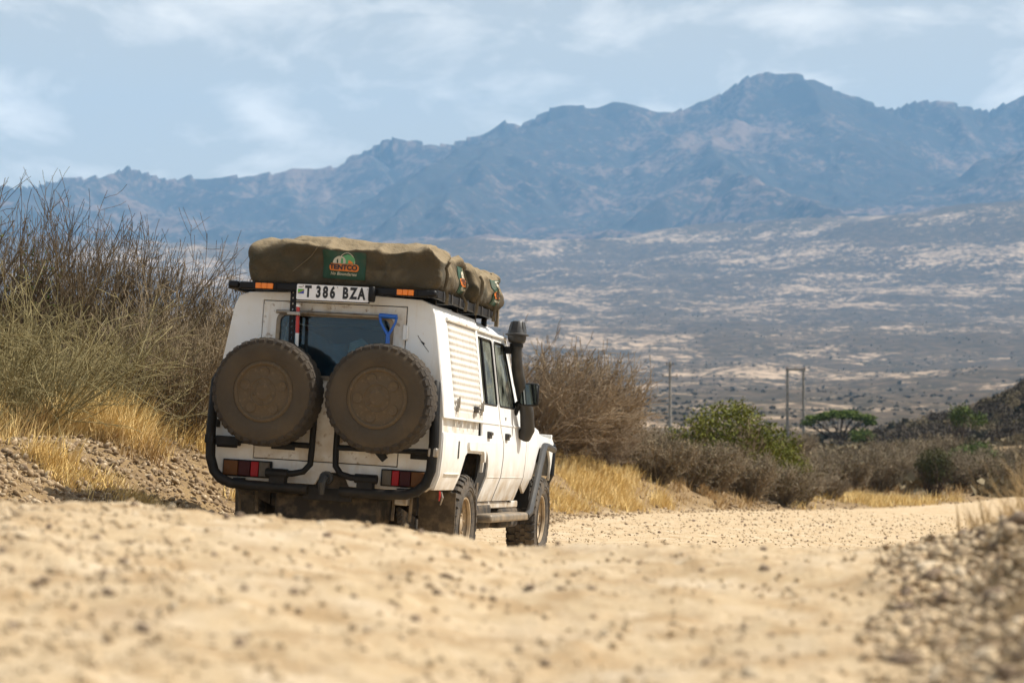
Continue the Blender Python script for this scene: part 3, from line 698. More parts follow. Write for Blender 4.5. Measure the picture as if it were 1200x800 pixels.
for s in (1, -1):
    mp = side(s)
    core = MB()                                # black seams show between the panels
    core.sheet([(.28, .57), (2.10, .57), (2.10, 1.2), (1.80, 1.33), (1.46, 1.90), (.28, 1.90)], [rwin, fwin], .02, (lambda s: lambda y, z, w: (s * (XS(z) - .016 + w), y, z))(s), cv=ZC)
    core.build('door_frame', M['dark'], car)
    for nm, ol, wn_ in (('rear_door', rear_door, rwin), ('front_door', front_door, fwin)):
        d = MB(); d.sheet(rpoly(ol, .018, 2), [wn_], .015, mp, cv=ZC)
        dr = d.build(nm, M['paint'], car, bevel=.005)
        g = MB(); g.sheet([( (p[0] - np.mean([q[0] for q in wn_])) * 1.03 + np.mean([q[0] for q in wn_]), (p[1] - 1.595) * 1.03 + 1.595) for p in wn_], [], .004, (lambda s: lambda y, z, w: (s * (XS(z) - .008 + w), y, z))(s), cv=(1.5, 1.7))
        g.build('window_pane', M['glass'], dr)
        sl = MB(); sl.tube([mp(p[0], p[1], .0) for p in wn_], .008, 5, closed=True); sl.build('window_seal', M['blackclean'], dr)
        yh = .50 if nm == 'rear_door' else 1.20
        h = MB(); h.box(s * (XS(1.10) + .010) - .012, s * (XS(1.10) + .010) + .012, yh - .05, yh + .05, 1.072, 1.128)
        h.box(s * (XS(1.10) + .026) - .007, s * (XS(1.10) + .026) + .007, yh - .045, yh + .045, 1.10, 1.122)
        h.build('handle', M['plastic'], dr, bevel=.004)
        cr = MB()                               # belt crease and lower crease
        y0, y1 = (.30, .93) if nm == 'rear_door' else (.97, 2.03)
        cr.tube([(s * (XS(1.195) - .001), y, 1.195) for y in np.linspace(y0, y1, 5)], .009, 6)
        cr.build('pressed_crease', M['paint'], dr); cr = MB()
        y0, y1 = (.58, 1.085) if nm == 'rear_door' else (1.13, 2.05)
        cr.tube([(s * (XS(.765) - .003), y, .765) for y in np.linspace(y0, y1, 5)], .006, 6)
        cr.build('pressed_crease', M['paint'], dr)
        if nm == 'rear_door':
            qv = MB(); qv.tube([(s * (XS(z) - .002), .475, z) for z in np.linspace(1.35, 1.865, 6)], .014, 6); qv.build('window_divider', M['blackclean'], dr)
            kh = None
        else:
            kh = MB(); kh.box(s * XS(1.24) - .004, s * XS(1.24) + .004, 1.18, 1.20, 1.235, 1.26); kh.build('keyhole', M['plastic'], dr)
    fd = MB(); fd.sheet(rpoly(fender, .02, 2), [], .02, (lambda s: lambda y, z, w: (s * (XS(z) + w - .055 * float(sstep(2.4, 3.4, y))), y, z))(s), cv=ZC, cu=(2.6, 2.8, 3.0, 3.2, 3.4)); fd.build('front_fender', M['paint'], car, bevel=.014)
    ft = MB()                                   # fender top deck, bonnet side
    ft.sheet([(2.06, .60), (3.66, .60), (3.68, .79), (3.40, .805), (2.8, .845), (2.4, .866), (2.06, .868)], [], .02, (lambda s: lambda y, x, w: (s * x, y, 1.195 - .05 * np.clip((y - 2.06) / .65, 0, 1) - .03 * np.clip((y - 2.7) / .9, 0, 1) + w))(s), cu=(2.4, 2.7, 3.2))
    ft.build('fender_top', M['paint'], car, bevel=.008)
    iw = MB(); iw.box(s * .58 - .02, s * .58 + .02, 2.45, 3.66, .45, 1.12); iw.box(min(s * .58, s * .86), max(s * .58, s * .86), 2.42, 2.45, .5, .9)
    iw.build('front_wheel_well', M['dark'], car)
    sl = MB(); sl.sheet([(.42, .50), (2.30, .50), (2.30, .56), (.42, .56)], [], .05, (lambda s: lambda y, z, w: (s * (.785 + w), y, z))(s)); sl.build('rocker_sill', M['paint'], car, bevel=.01)
    gt = MB(); gt.tube([(s * (XS(1.925) + .012), y, 1.925) for y in (.32, .9, 1.40)] + [(s * .757, 1.46, 1.91), (s * .80, 1.66, 1.56), (s * .835, 1.80, 1.36)], .015, 6); gt.build('rain_gutter', M['paint'], car)
    st = MB()                                   # side step: a flat-topped tube that turns up over the front arch
    st.box(min(s * .80, s * .955), max(s * .80, s * .955), .46, 2.02, .405, .47)
    st.build('side_step', M['step'], car, bevel=.022, seg=3)
    bt = MB(); bt.tube([(s * .935, 1.96, .44), (s * .935, 2.12, .47), (s * .925, 2.30, .62), (s * .915, 2.68, 1.00), (s * .905, 2.80, 1.055), (s * .893, 3.0, 1.055), (s * .868, 3.46, 1.03)], .031, 10)
    bt.build('brush_rail', M['plastic'], car)
    for y in (.75, 1.75):
        br = MB(); br.box(min(s * .42, s * .86), max(s * .42, s * .86), y - .03, y + .03, .40, .45); br.build('step_bracket', M['under'], car)
    mr = MB()
    mr.box(min(s * .905, s * 1.068), max(s * .905, s * 1.068), 1.50, 1.545, 1.375, 1.57)
    mirror = mr.build('side_mirror', M['blackclean'], car, bevel=.022, seg=3)
    mg = MB(); mg.sheet(rrect(.918, 1.388, 1.056, 1.557, .018), [], .003, (lambda s: lambda x, z, w: (s * x, 1.4965 - w + .04 * (1.068 - x) * 0, z))(s)); mg.build('mirror_glass', M['mirror'], mirror)
    ma = MB(); ma.tube([(s * .83, 1.62, 1.36), (s * .88, 1.56, 1.40), (s * .93, 1.525, 1.43)], .014, 8); ma.tube([(s * .86, 1.60, 1.30), (s * .90, 1.545, 1.40)], .018, 6); ma.build('mirror_arm', M['blackclean'], mirror)
# cab roof
cp = [(.752, 1.915), (.735, 1.965), (.68, 2.005), (.5, 2.028), (.2, 2.038), (0, 2.04)]
cfull = cp + [(-x, z) for x, z in cp[-2::-1]]
b = MB(); yy = (.32, .9, 1.25, 1.40, 1.47); dz = (0, 0, -.012, -.045, -.105); dxx = (1, 1, 1, .992, .975)
V = [(x * k, y, max(z + q, 1.905)) for y, q, k in zip(yy, dz, dxx) for x, z in cfull]; n = len(cfull); F = []
for k in range(len(yy) - 1):
    for i in range(n - 1): F.append((k * n + i, k * n + i + 1, (k + 1) * n + i + 1, (k + 1) * n + i))
b.add(V, F); o = b.build('cab_roof', M['paint'], car, angle=60); so = o.modifiers.new('solid', 'SOLIDIFY'); so.thickness = .03; so.offset = -1
# windscreen
def wsc(x, t, w): return (x * (1 + .10 * (1 - t)), 1.47 + (1 - t) * .32 + w, 1.36 + t * .545)
ws = MB(); ws.sheet([(-.76, 0), (.76, 0), (.745, 1), (-.745, 1)], [rrect(-.70, .06, .70, .95, .06)], .03, wsc); wf = ws.build('windscreen_frame', M['paint'], car)
wg = MB(); wg.sheet(rrect(-.72, .04, .72, .97, .06), [], .006, lambda x, t, w: wsc(x, t, w - .012)); wg.build('windscreen', M['glass'], wf)
# bonnet, grille, front
hd = MB()
hp = [(-.70, 1.16), (-.69, 1.27), (-.62, 1.31), (-.35, 1.33), (0, 1.335), (.35, 1.33), (.62, 1.31), (.69, 1.27), (.70, 1.16)]
ys = (1.82, 2.3, 3.0, 3.5, 3.66, 3.70); dz = (.0, -.01, -.025, -.045, -.065, -.11)
V = [(x * (1 if y < 3.4 else .97), y, z + q if z > 1.2 else z) for y, q in zip(ys, dz) for x, z in hp]; n = len(hp); F = []
for k in range(len(ys) - 1):
    for i in range(n - 1): F.append((k * n + i, k * n + i + 1, (k + 1) * n + i + 1, (k + 1) * n + i))
F += [tuple(range(n)), tuple((len(ys) - 1) * n + i for i in range(n))[::-1]]
hd.add(V, F); hd.build('bonnet', M['paint'], car, angle=50)
cw = MB(); cw.box(-.83, .83, 1.74, 1.84, 1.19, 1.352); cw.build('cowl', M['paint'], car, bevel=.02)
fw_ = MB(); fw_.box(-.80, .80, 1.86, 1.90, .55, 1.19); fw_.build('firewall', M['dark'], car)
fr = MB(); fr.sheet([(-.80, .78), (.80, .78), (.80, 1.17), (-.80, 1.17)], [rrect(-.44, .86, .44, 1.10, .03), circ(.60, .98, .105), circ(-.60, .98, .105)], .04, lambda x, z, w: (x, 3.71 + w, z))
front_panel = fr.build('front_panel', M['paint'], car, bevel=.008)
gr = MB()
for k in range(7): gr.box(-.44, .44, 3.675, 3.70, .875 + k * .034, .890 + k * .034)
gr.build('grille', M['plastic'], front_panel)
for s in (1, -1):
    hl = MB(); hl.lathe([(.104, -.005), (.10, .012), (.07, .03), (.0, .036)], (s * .60, 3.70, .98), (0, 1, 0), 24); hl.build('headlight', M['clear'], car)
bbx = MB(); bbx.box(-.78, .78, 3.76, 3.86, .56, .74); bbx.build('front_bumper', M['black'], car, bevel=.02)
bu = MB()
bu.tube([(-.58, 3.86, .66), (-.57, 3.90, 1.15), (-.50, 3.90, 1.22), (.50, 3.90, 1.22), (.57, 3.90, 1.15), (.58, 3.86, .66)], .032, 10)
for s in (1, -1): bu.tube([(s * .57, 3.89, 1.10), (s * .76, 3.80, 1.12), (s * .82, 3.68, 1.06), (s * .825, 3.64, .80), (s * .76, 3.75, .70)], .028, 10)
bu.build('bull_bar', M['blackclean'], car)
# interior
it = MB(); it.box(-.72, .72, .30, 1.86, .56, .62); it.box(-.74, .74, .27, .30, .6, 1.88); it.box(-.74, .74, .34, .36, 1.30, 1.36); it.box(-.76, .76, -.95, .26, .70, .76)
it.box(-.72, .72, 1.60, 1.78, 1.02, 1.27); it.build('cab_interior', M['dark'], car)
for x in (-.36, .36):
    sx = MB(); sx.box(x - .24, x + .24, 1.00, 1.45, .80, .95); sx.box(x - .23, x + .23, .94, 1.06, .92, 1.50); sx.box(x - .12, x + .12, .95, 1.04, 1.53, 1.70); sx.build('front_seat', M['seat'], car, bevel=.03)
sx = MB(); sx.box(-.62, .62, .45, .85, .80, .93); sx.box(-.62, .62, .36, .46, .9, 1.45); sx.build('rear_bench', M['seat'], car, bevel=.03)
swl = MB(); swl.tube([(.36 + .18 * math.cos(a), 1.50 + .07 * math.sin(a), 1.24 + .17 * math.sin(a)) for a in np.linspace(0, 2 * PI, 20)[:-1]], .014, 6, closed=True); swl.build('steering_wheel', M['plastic'], car)
# snorkel on the right pillar
sn = MB()
P = [(.905, 1.78, 1.12), (.945, 1.74, 1.18), (.945, 1.66, 1.32), (.915, 1.56, 1.48), (.885, 1.45, 1.66), (.876, 1.40, 1.80), (.874, 1.39, 1.93)]
sn.tube(P, [.066, .064, .060, .054, .049, .046, .046], 14, flat=1.0)
snork = sn.build('snorkel', M['plastic'], car, angle=50)
sh = MB(); sh.lathe([(.0, -.04), (.062, -.04), (.072, -.03), (.078, .0), (.078, .018), (.100, .022), (.100, .032), (.080, .042), (.066, .085), (.054, .132), (.046, .142), (.0, .146)], (.874, 1.39, 1.935), (0, 0, 1), 28)
shd = sh.build('snorkel_head', M['plastic'], snork, angle=28)
for k in range(8):
    a = 2 * PI * k / 8 + .2; rb_ = MB()
    rb_.tube([(.874 + math.cos(a) * .074, 1.39 + math.sin(a) * .074, 1.975), (.874 + math.cos(a) * .066, 1.39 + math.sin(a) * .066, 2.02), (.874 + math.cos(a) * .052, 1.39 + math.sin(a) * .052, 2.07)], .006, 5)
    rb_.build('head_rib', M['plastic'], snork)
cl = MB(); cl.lathe([(.058, -.015), (.058, .015)], (.874, 1.39, 1.875), (0, 0, 1), 18); cl.box(.78, .84, 1.36, 1.42, 1.80, 1.86); cl.build('snorkel_clamp', M['blackclean'], snork)

# --- tail door, window, lights, bumper ----------------------------------
wx0, wx1, wz0, wz1 = -.415, .445, 1.43, 1.885
whole = rrect(wx0, wz0, wx1, wz1, .055)
d = MB(); d.sheet([(DX0, DZ0), (DX1, DZ0), (DX1, DZ1), (DX0, DZ1)], [whole], .025, rear(-.004)); tail_door = d.build('tail_door', M['door_paint'], car, bevel=.005)
d = MB(); d.box(DX0 - .02, DX1 + .02, YR + .032, YR + .036, DZ0 - .02, wz0 - .03); d.box(DX0 - .02, DX0 + .07, YR + .032, YR + .036, wz0 - .03, DZ1 + .02); d.box(DX1 - .06, DX1 + .02, YR + .032, YR + .036, wz0 - .03, DZ1 + .02); d.box(DX0, DX1, YR + .032, YR + .036, wz1 + .02, DZ1 + .02); d.build('door_rebate', M['dark'], car)
d = MB(); d.sheet(rrect(wx0 - .018, wz0 - .018, wx1 + .018, wz1 + .018, .07), [rrect(wx0 + .012, wz0 + .012, wx1 - .012, wz1 - .012, .045)], .018, rear(-.014)); d.build('window_frame', M['step'], tail_door, bevel=.004)
d = MB(); d.sheet(rrect(wx0 + .004, wz0 + .004, wx1 - .004, wz1 - .004, .05), [], .004, rear(.004)); d.build('window_pane', M['rearglass'], tail_door)
d = MB(); d.tube([(wx0 - .015, YR - .035, wz1 + .012), (wx1 - .03, YR - .035, wz1 + .012)], .014, 8); d.build('window_rail', M['steel'], tail_door)
for z in (1.79, 1.05):
    d = MB(); d.box(.535, .565, YR - .018, YR - .002, z - .055, z + .055); d.tube([(.566, YR - .012, z - .05), (.566, YR - .012, z + .05)], .009, 8); d.build('hinge', M['paint'], tail_door, bevel=.003)
d = MB(); d.tube([(.645, YR - .001, 1.775), (.68, YR - .0015, 1.725), (.735, YR - .001, 1.66)], .0022, 4); d.tube([(.674, YR - .001, 1.733), (.698, YR - .001, 1.712)], [.004, .009], 5); d.build('scratch', M['ink'], car)
# load seen through the rear window
d = MB(); nb = 14; V = []; F = []
for i in range(nb + 1):
    for j in range(nb + 1):
        u, v = i / nb, j / nb; V.append((-.36 + .44 * u + .03 * vn(u * 3, v * 3, 0, 61), YR + .14 + .07 * vn(u * 2.6, v * 2.6, 0, 62) - .1 * math.sin(PI * u) * (1 - v), 1.28 + .50 * v * (1 - .35 * abs(u - .4)) + .03 * vn(u * 4, v * 4, 1, 63)))
F = [(i * (nb + 1) + j, (i + 1) * (nb + 1) + j, (i + 1) * (nb + 1) + j + 1, i * (nb + 1) + j + 1) for i in range(nb) for j in range(nb)]
d.add(V, F); o = d.build('blue_bag', M['bluebag'], None, angle=40); o.matrix_world = car.matrix_world
so = o.modifiers.new('solid', 'SOLIDIFY'); so.thickness = .05
tag(o, 'blue fabric bag behind the rear window, between the two spare wheels', 'bag')
d = MB(); d.sheet([(.10, 1.46), (.42, 1.47), (.38, 1.60), (.21, 1.735), (.12, 1.70)], [], .01, lambda x, z, w: (x, YR + .035 + .10 * (z - 1.45) + .1 * abs(x - .22) + w, z), cu=(.22, .3), cv=(1.6,))
o = d.build('folded_sheet', M['paper'], None, smooth=False); o.matrix_world = car.matrix_world
tag(o, 'pale blue crumpled sheet inside the rear window above the right spare wheel', 'sheet')
# tail lights
for s in (-1, 1):
    x0, x1 = (.455, .775) if s > 0 else (-.755, -.40)
    lb = MB(); lb.box(x0 - .012, x1 + .012, YR - .025, YR - .001, .668, .792)
    tl = lb.build('tail_light', M['blackclean'], car, bevel=.006)
    wds = [('amber_lens', .32, 'amberdark'), ('dark_lens', .27, 'darkred'), ('red_lens', .18, 'red'), ('reversing_lens', .23, 'clear')]
    xx = x1 if s > 0 else x0
    for nm, q, mm in wds:
        w_ = (x1 - x0) * q; a, c = (xx - w_, xx) if s > 0 else (xx, xx + w_); xx = a if s > 0 else c
        l = MB(); l.box(a + .002, c - .002, YR - .046, YR - .02, .676, .784); l.build(nm, M[mm], tl, bevel=.006)
# tubular bumper: two mirrored tubes bent up beside the spare wheels
YB = -1.20
for s in (-1, 1):
    hx = 1.0
    e = .17 if s > 0 else .075
    pts = [(s * .815, YB + .06, 1.43), (s * .832, YB, 1.36), (s * .845, YB, 1.0), (s * .835, YB, .80), (s * .80, YB, .70), (s * .745, YB - .005, .648), (s * .66, YB - .01, .617), (s * .5, YB - .01, .61), (e, YB - .01, .608) if s > 0 else (-e, YB - .01, .608)]
    q = MB(); q.tube(pts, .037, 12); bt = q.build('bumper_tube', M['black'], car, angle=60)
    q = MB(); q.box(s * .62 - .03, s * .62 + .03, YB, YR, .60, .66); q.box(s * .83 - .015, s * .83 + .015, YB, YR, 1.02, 1.08); q.build('bumper_bracket', M['black'], bt)
    # inner carrier frame with its hinge, strut and latch
    xi = .115 if s > 0 else -.068
    q = MB(); q.tube([(xi, YB + .02, 1.15), (xi, YB + .01, .90), (xi + s * .005, YB + .01, .79), (xi + s * .05, YB, .735), (xi + s * .13, YB - .01, .715), (xi + s * .30, YB - .01, .712)], .024, 10)
    q.tube([(xi, YB + .01, .925), (s * .86, YB + .01, .935)], .021, 8)
    q.tube([(xi, YB + .02, 1.15), (s * .42, YB + .03, 1.25)], .021, 8)
    carrier = q.build('wheel_carrier', M['black'], car, angle=60)
    q = MB(); q.tube([(xi + s * .16, YB - .01, .712), (xi + s * .33, YB - .01, .712)], .034, 10); q.box(xi + s * .24 - .06, xi + s * .24 + .06, YB - .03, YB + .05, .615, .70); q.build('hinge', M['black'], carrier, bevel=.005)
    q = MB(); q.box(s * .845 - .035, s * .845 + .035, YB - .035, YB + .03, .90, .965); q.build('latch', M['steel'] if s > 0 else M['black'], carrier, bevel=.008)
    if s < 0:
        q = MB(); q.box(-.80, -.62, YB - .02, YB + .05, .89, .96); q.build('latch_box', M['black'], carrier, bevel=.008)
    q = MB(); q.box(s * .74 - .09, s * .74 + .07, YR - .012, YR + .002, .875, .935); q.build('rubber_stop', M['blackclean'], car, bevel=.004)
    # spring shackle straps hanging below the tail
    for x in (.53, .66):
        q = MB(); q.tube([(s * x, -1.02, .60), (s * (x - .01), -1.0, .42)], .013, 6); q.build('shackle', M['flap'], car)
    q = MB(); q.box(s * .59 - .05, s * .59 + .05, -1.06, -.98, .535, .60); q.build('shackle_mount', M['steel'] if s > 0 else M['under'], car, bevel=.01)
    # open a pressed panel line under the door
q = MB(); q.box(-.115, .255, YB + .01, YB + .03, .535, .625); tow = q.build('tow_plate', M['black'], car, bevel=.004)
q = MB(); q.tube([(.06, YB + .02, .70), (.055, YB - .05, .70), (.05, YB - .07, .66), (.05, YB - .065, .58)], [.03, .034, .032, .02], 10); q.lathe([(.0, -.02), (.05, -.02), (.05, .02), (0, .02)], (.06, YB, .70), (0, 1, 0), 14); q.build('tow_hook', M['plastic'], tow)
q = MB(); q.box(-.05, .19, YR + .04, YR + .06, .60, .78); q.build('tow_recess', M['dark'], car)
# dangling red ribbon at the right rear corner
q = MB(); q.tube([(.86, -.99, .655), (.865, -.99, .62), (.858, -.985, .585)], [.006, .009, .004], 6); q.build('red_tag', M['jackred'], car)
q = MB(); q.tube([(.872, -.985, .65), (.885, -.99, .61), (.87, -.985, .555)], [.005, .008, .005], 6); q.build('rope_end', M['steel'], car)

# --- underbody ----------------------------------------------------------
for s in (-1, 1):
    q = MB(); q.box(s * .43 - .035, s * .43 + .035, -1.08, 3.72, .58, .70); q.build('chassis_rail', M['under'], car)
    q = MB()
    for k in range(4): q.tube([(s * .55, -.95 + .02 * k, .50 - .03 * k), (s * .55, -.4, .41 - .018 * k), (s * .55, 0, .35 - .0 * k + .0), (s * .55, .45, .42 - .018 * k)], .022, 6)
    q.build('leaf_spring', M['under'], car)
q = MB(); q.tube([(-.72, 0, .39), (.72, 0, .39)], .06, 12); q.lathe([(0, -.14), (.12, -.1), (.15, 0), (.12, .1), (0, .14)], (.1, 0, .39), (1, 0, 0), 16); q.build('rear_axle', M['under'], car)
q = MB(); q.tube([(-.72, 3.1, .39), (.72, 3.1, .39)], .055, 12); q.lathe([(0, -.14), (.12, -.1), (.15, 0), (.12, .1), (0, .14)], (.2, 3.1, .39), (1, 0, 0), 16); q.build('front_axle', M['under'], car)
q = MB(); q.box(-.40, .40, -.98, -.55, .36, .60); q.build('fuel_tank', M['under'], car, bevel=.05)
q = MB(); q.box(-.72, .72, -1.06, -1.03, .60, .72); q.box(-.5, .5, -.96, -.93, .56, .66); q.build('cross_member', M['under'], car)
q = MB(); q.box(-.30, .35, .8, 1.9, .34, .58); q.build('gearbox', M['under'], car, bevel=.06)
q = MB(); q.box(.46, .80, .55, 1.15, .34, .54); q.build('side_tank', M['under'], car, bevel=.03)
q = MB(); q.box(.50, .80, 1.55, 2.3, .33, .50); q.build('tool_box', M['under'], car, bevel=.03)
q = MB(); q.tube([(.47, 2.2, .40), (.50, 1.2, .38), (.62, .60, .40)], .04, 10); q.build('exhaust_pipe', M['under'], car)
q = MB(); q.box(-.76, .76, -1.04, 1.9, .70, .72); q.build('floor_pan', M['under'], car)

# --- wheels --------------------------------------------------------------
RT, WT = .392, .255
def tyre_mesh(lug=.022, sh=.004):
    b = MB(); h = WT / 2
    e_ = .022 - lug
    prof = [(.215, -h + .03), (.225, -h + .008), (.26, -h - .006), (.315, -h - .010), (.355, -h + .002), (.372 + e_, -h + .024), (.378 + e_, -.07), (.380 + e_, 0), (.378 + e_, .07), (.372 + e_, h - .024), (.355, h - .002), (.315, h + .010), (.26, h + .006), (.225, h - .008), (.215, h - .03)]
    b.lathe(prof, (0, 0, 0), (1, 0, 0), 64)
    nl = 34
    for row, (x0, x1, off) in enumerate(((-.098, -.045, 0), (-.038, .0, .5), (.006, .044, 0), (.050, .098, .5))):
        for k in range(nl):
            a = 2 * PI * (k + off) / nl; R_ = Matrix.Rotation(a, 3, 'X')
            skew = .16 * (-1) ** row
            hw = .0235 if row in (0, 3) else .021
            V = []
            for x in (x0, x1):
                for y in (-hw, hw):
                    for z in (RT - lug, RT): V.append(R_ @ Vector((x, y * (1.08 if z < RT - .01 else .92) + skew * (x - (x0 + x1) / 2), z)))
            b.add(V, [(0, 1, 3, 2), (4, 6, 7, 5), (0, 4, 5, 1), (2, 3, 7, 6), (1, 5, 7, 3)])
    for sd in (-1, 1):                          # shoulder lugs running down the side wall
        for k in range(nl):
            a = 2 * PI * (k + (.5 if sd > 0 else 0)) / nl; R_ = Matrix.Rotation(a, 3, 'X'); V = []
            lo = .335 if k % 2 else .350
            for z, xo, xi in ((lo, h + sh, h - .006), (.372, h + sh, h - .012), (RT - .004, h - .022, h - .034)):
                for y in (-.021, .021): V.append(R_ @ Vector((sd * xo, y, z)))
                for y in (-.021, .021): V.append(R_ @ Vector((sd * xi, y, z)))
            b.add(V, [(0, 1, 5, 4), (4, 5, 9, 8), (0, 4, 6, 2), (1, 3, 7, 5), (4, 8, 10, 6), (5, 7, 11, 9), (8, 9, 11, 10), (0, 2, 3, 1)])
    for rr, w_ in ((.30, .004), (.275, .003)) if sh else ():
        for sd in (-1, 1): b.lathe([(rr - w_, sd * (h + .004)), (rr, sd * (h + .0135)), (rr + w_, sd * (h + .004))], (0, 0, 0), (1, 0, 0), 64)
    return b
def rim_mesh(kind):
    b = MB(); h = WT / 2
    b.lathe([(.216, -h + .012), (.222, -h + .02), (.216, -h + .045), (.19, -.05), (.19, .05), (.216, h - .045), (.222, h - .02), (.216, h - .012), (.205, h - .014), (.20, h - .035)], (0, 0, 0), (1, 0, 0), 48)
    x = h - .05
    holes = []
    if kind == 'spoke':
        for k in range(5):
            a = 2 * PI * k / 5 + PI / 2; u = []
            for (r_, t_) in ((.085, -.16), (.085, .16), (.178, .36), (.182, .0), (.178, -.36)): u.append((r_ * math.cos(a + t_), r_ * math.sin(a + t_)))
            holes.append(rpoly(u, .02, 3))
        dome = lambda r: x - .02 + .035 * (1 - min(r / .19, 1)) ** .5 * .5
    else:
        for k in range(5): a = 2 * PI * k / 5 + PI / 2; holes.append(circ(.138 * math.cos(a), .138 * math.sin(a), .036, 14, ))
        dome = lambda r: x - .02 + .022 * math.sin(min(r / .2, 1) * PI)
    th = .03 if kind == 'spoke' else .008
    b.sheet(circ(0, 0, .2, 48), holes, th, lambda u, v, w: (dome(math.hypot(u, v)) + w, u, v), cu=(-.15, -.1, -.05, 0, .05, .1, .15), cv=(-.15, -.1, -.05, 0, .05, .1, .15))
    hz_ = 0.03
    b.lathe([(.0, x + .045 - hz_), (.045, x + .043 - hz_), (.055, x + .035 - hz_), (.058, x - .02)], (0, 0, 0), (1, 0, 0), 24)
    for k in range(5):
        a = 2 * PI * (k + .5) / 5 + PI / 2; b.lathe([(.0, x + .02), (.010, x + .018), (.011, x - .02)], (0, math.cos(a) * .075, math.sin(a) * .075), (1, 0, 0), 8)
    return b
ty = tyre_mesh().build('tyre', M['rubber'], None, angle=30); rm = rim_mesh('spoke').build('rim', M['rim'], None, angle=40)
bk = MB(); bk.lathe([(0, -.02), (.15, -.02), (.15, .03), (0, .03)], (0, 0, 0), (1, 0, 0), 24); bk = bk.build('brake_drum', M['under'], None)
first = True
for (x, y, s) in ((.722, 0, 1), (.735, 3.1, 1), (-.722, 0, -1), (-.735, 3.1, -1)):
    w = empty('wheel', (x, y, RT - .004), 0, car); w.rotation_euler = (random.uniform(0, 6), 0, 0)
    if s < 0: w.rotation_euler = (random.uniform(0, 6), 0, PI)
    for src in (ty, rm, bk):
        o = src if first else src.copy()
        if not first: C.objects.link(o)
        o.parent = w
    first = False
# spare wheels on the tail, outer face to the rear
def caked_rim():
    b = MB(); h = WT / 2; x = h - .006
    prof = [(.0, x + .004), (.050, x + .004), (.056, x - .001), (.062, x - .003), (.094, x - .004), (.10, x + .001), (.107, x - .003), (.178, x - .010), (.190, x - .008), (.198, x + .004), (.206, x + .006), (.214, x + .002), (.222, x - .004), (.226, x - .02)]
    b.lathe(prof, (0, 0, 0), (1, 0, 0), 64)
    for k in range(5):
        a = 2 * PI * k / 5 + PI / 2; c = (0, .142 * math.cos(a), .142 * math.sin(a))
        b.lathe([(.0, x - .004), (.022, x - .004), (.030, x - .002), (.036, x - .001), (.040, x - .012)], c, (1, 0, 0), 18)
        c = (0, .078 * math.cos(a + .6), .078 * math.sin(a + .6)); b.lathe([(.0, x + .004), (.007, x + .003), (.009, x - .008)], c, (1, 0, 0), 8)
    return b
spare_rim = caked_rim()
for k, (x, dark) in enumerate(((-.366, 1), (.482, 0))):
    w = empty('spare_wheel', (x, -1.385, 1.291), 0, car); w.rotation_euler = (random.uniform(0, 6), 0, 0)
    w.rotation_euler = Matrix(((0, 1, 0), (-1, 0, 0), (0, 0, 1))).to_4x4().to_euler()
    if k == 0:
        st_ = tyre_mesh(.010, .0).build('tyre', M['sparerubber'], None, angle=30); me_t = st_.data; bpy.data.objects.remove(st_)
        me_t.materials.append(M['sparetread'])
        me_t.polygons.foreach_set('material_index', np.array([1 if math.hypot(p.center.y, p.center.z) > .338 else 0 for p in me_t.polygons], np.int32))
        rim_o = spare_rim.build('rim', M['sparerim'], w, angle=30)
        disc = MB(); disc.lathe([(0, WT / 2 - .068), (.2, WT / 2 - .068)], (0, 0, 0), (1, 0, 0), 32); disc_o = disc.build('rim_back', M['sparerim'], w)
        tyre_o = link('tyre', me_t, w)
    else:
        for src in (rim_o, disc_o, tyre_o):
            o = src.copy(); C.objects.link(o); o.parent = w
            o.rotation_euler = (.35, 0, 0)
    q = MB(); q.tube([(x, -1.28, 1.291), (x, YR - .005, 1.291)], .05, 10); q.tube([(x, -1.25, 1.29), (x + (.05 if k else -.0), -1.20, .93)], .03, 8); q.build('spare_mount', M['black'], car)
q = MB(); q.box(-.37, -.20, YB - .02, YB + .03, .885, .925); q.build('torn_mud_guard', M['dark'], car, bevel=.004)
q = MB(); q.box(.40, .50, YB - .0, YB + .03, .87, .92, rot=Matrix.Rotation(PI / 4, 3, 'Y')); q.build('carrier_gusset', M['dark'], car)

# --- roof rack -----------------------------------------------------------
YRk0, YRk1 = -1.22, .93
rk = MB(); rk.box(-.70, .74, YRk0, YRk0 + .045, 2.045, 2.10)
rack = rk.build('roof_rack', M['blackclean'], car, bevel=.012)
tag(rack)
for s in (-1, 1):
    q = MB(); q.box(s * .775 - .022, s * .775 + .022, YRk0 + .04, YRk1, 2.045, 2.105); q.build('side_rail', M['blackclean'], rack, bevel=.005)
    q = MB(); q.box(s * .75 - .04, s * .75 + .045, YRk0 - .0, YRk0 + .075, 2.047, 2.103); q.build('corner_block', M['blackclean'], rack, bevel=.02)
    for y in np.linspace(-1.0, .82, 8):
        q = MB(); q.box(s * .80 - .004, s * .80 + .004, y - .016, y + .016, 2.035, 2.108); q.build('rail_clamp', M['plastic'], rack, bevel=.002)
    for y in (-.9, -.2, .45, .86):
        q = MB(); q.box(s * .70 - .02, s * .70 + .02, y - .02, y + .02, 1.985, 2.05); q.build('rack_foot', M['blackclean'], rack)
q = MB(); q.box(-.78, .78, YRk1 - .04, YRk1, 2.05, 2.10); q.build('front_bar', M['blackclean'], rack, bevel=.008)
for y in np.linspace(-.95, .7, 8):
    q = MB(); q.box(-.76, .76, y - .03, y + .03, 2.07, 2.095); q.build('rack_slat', M['blackclean'], rack)
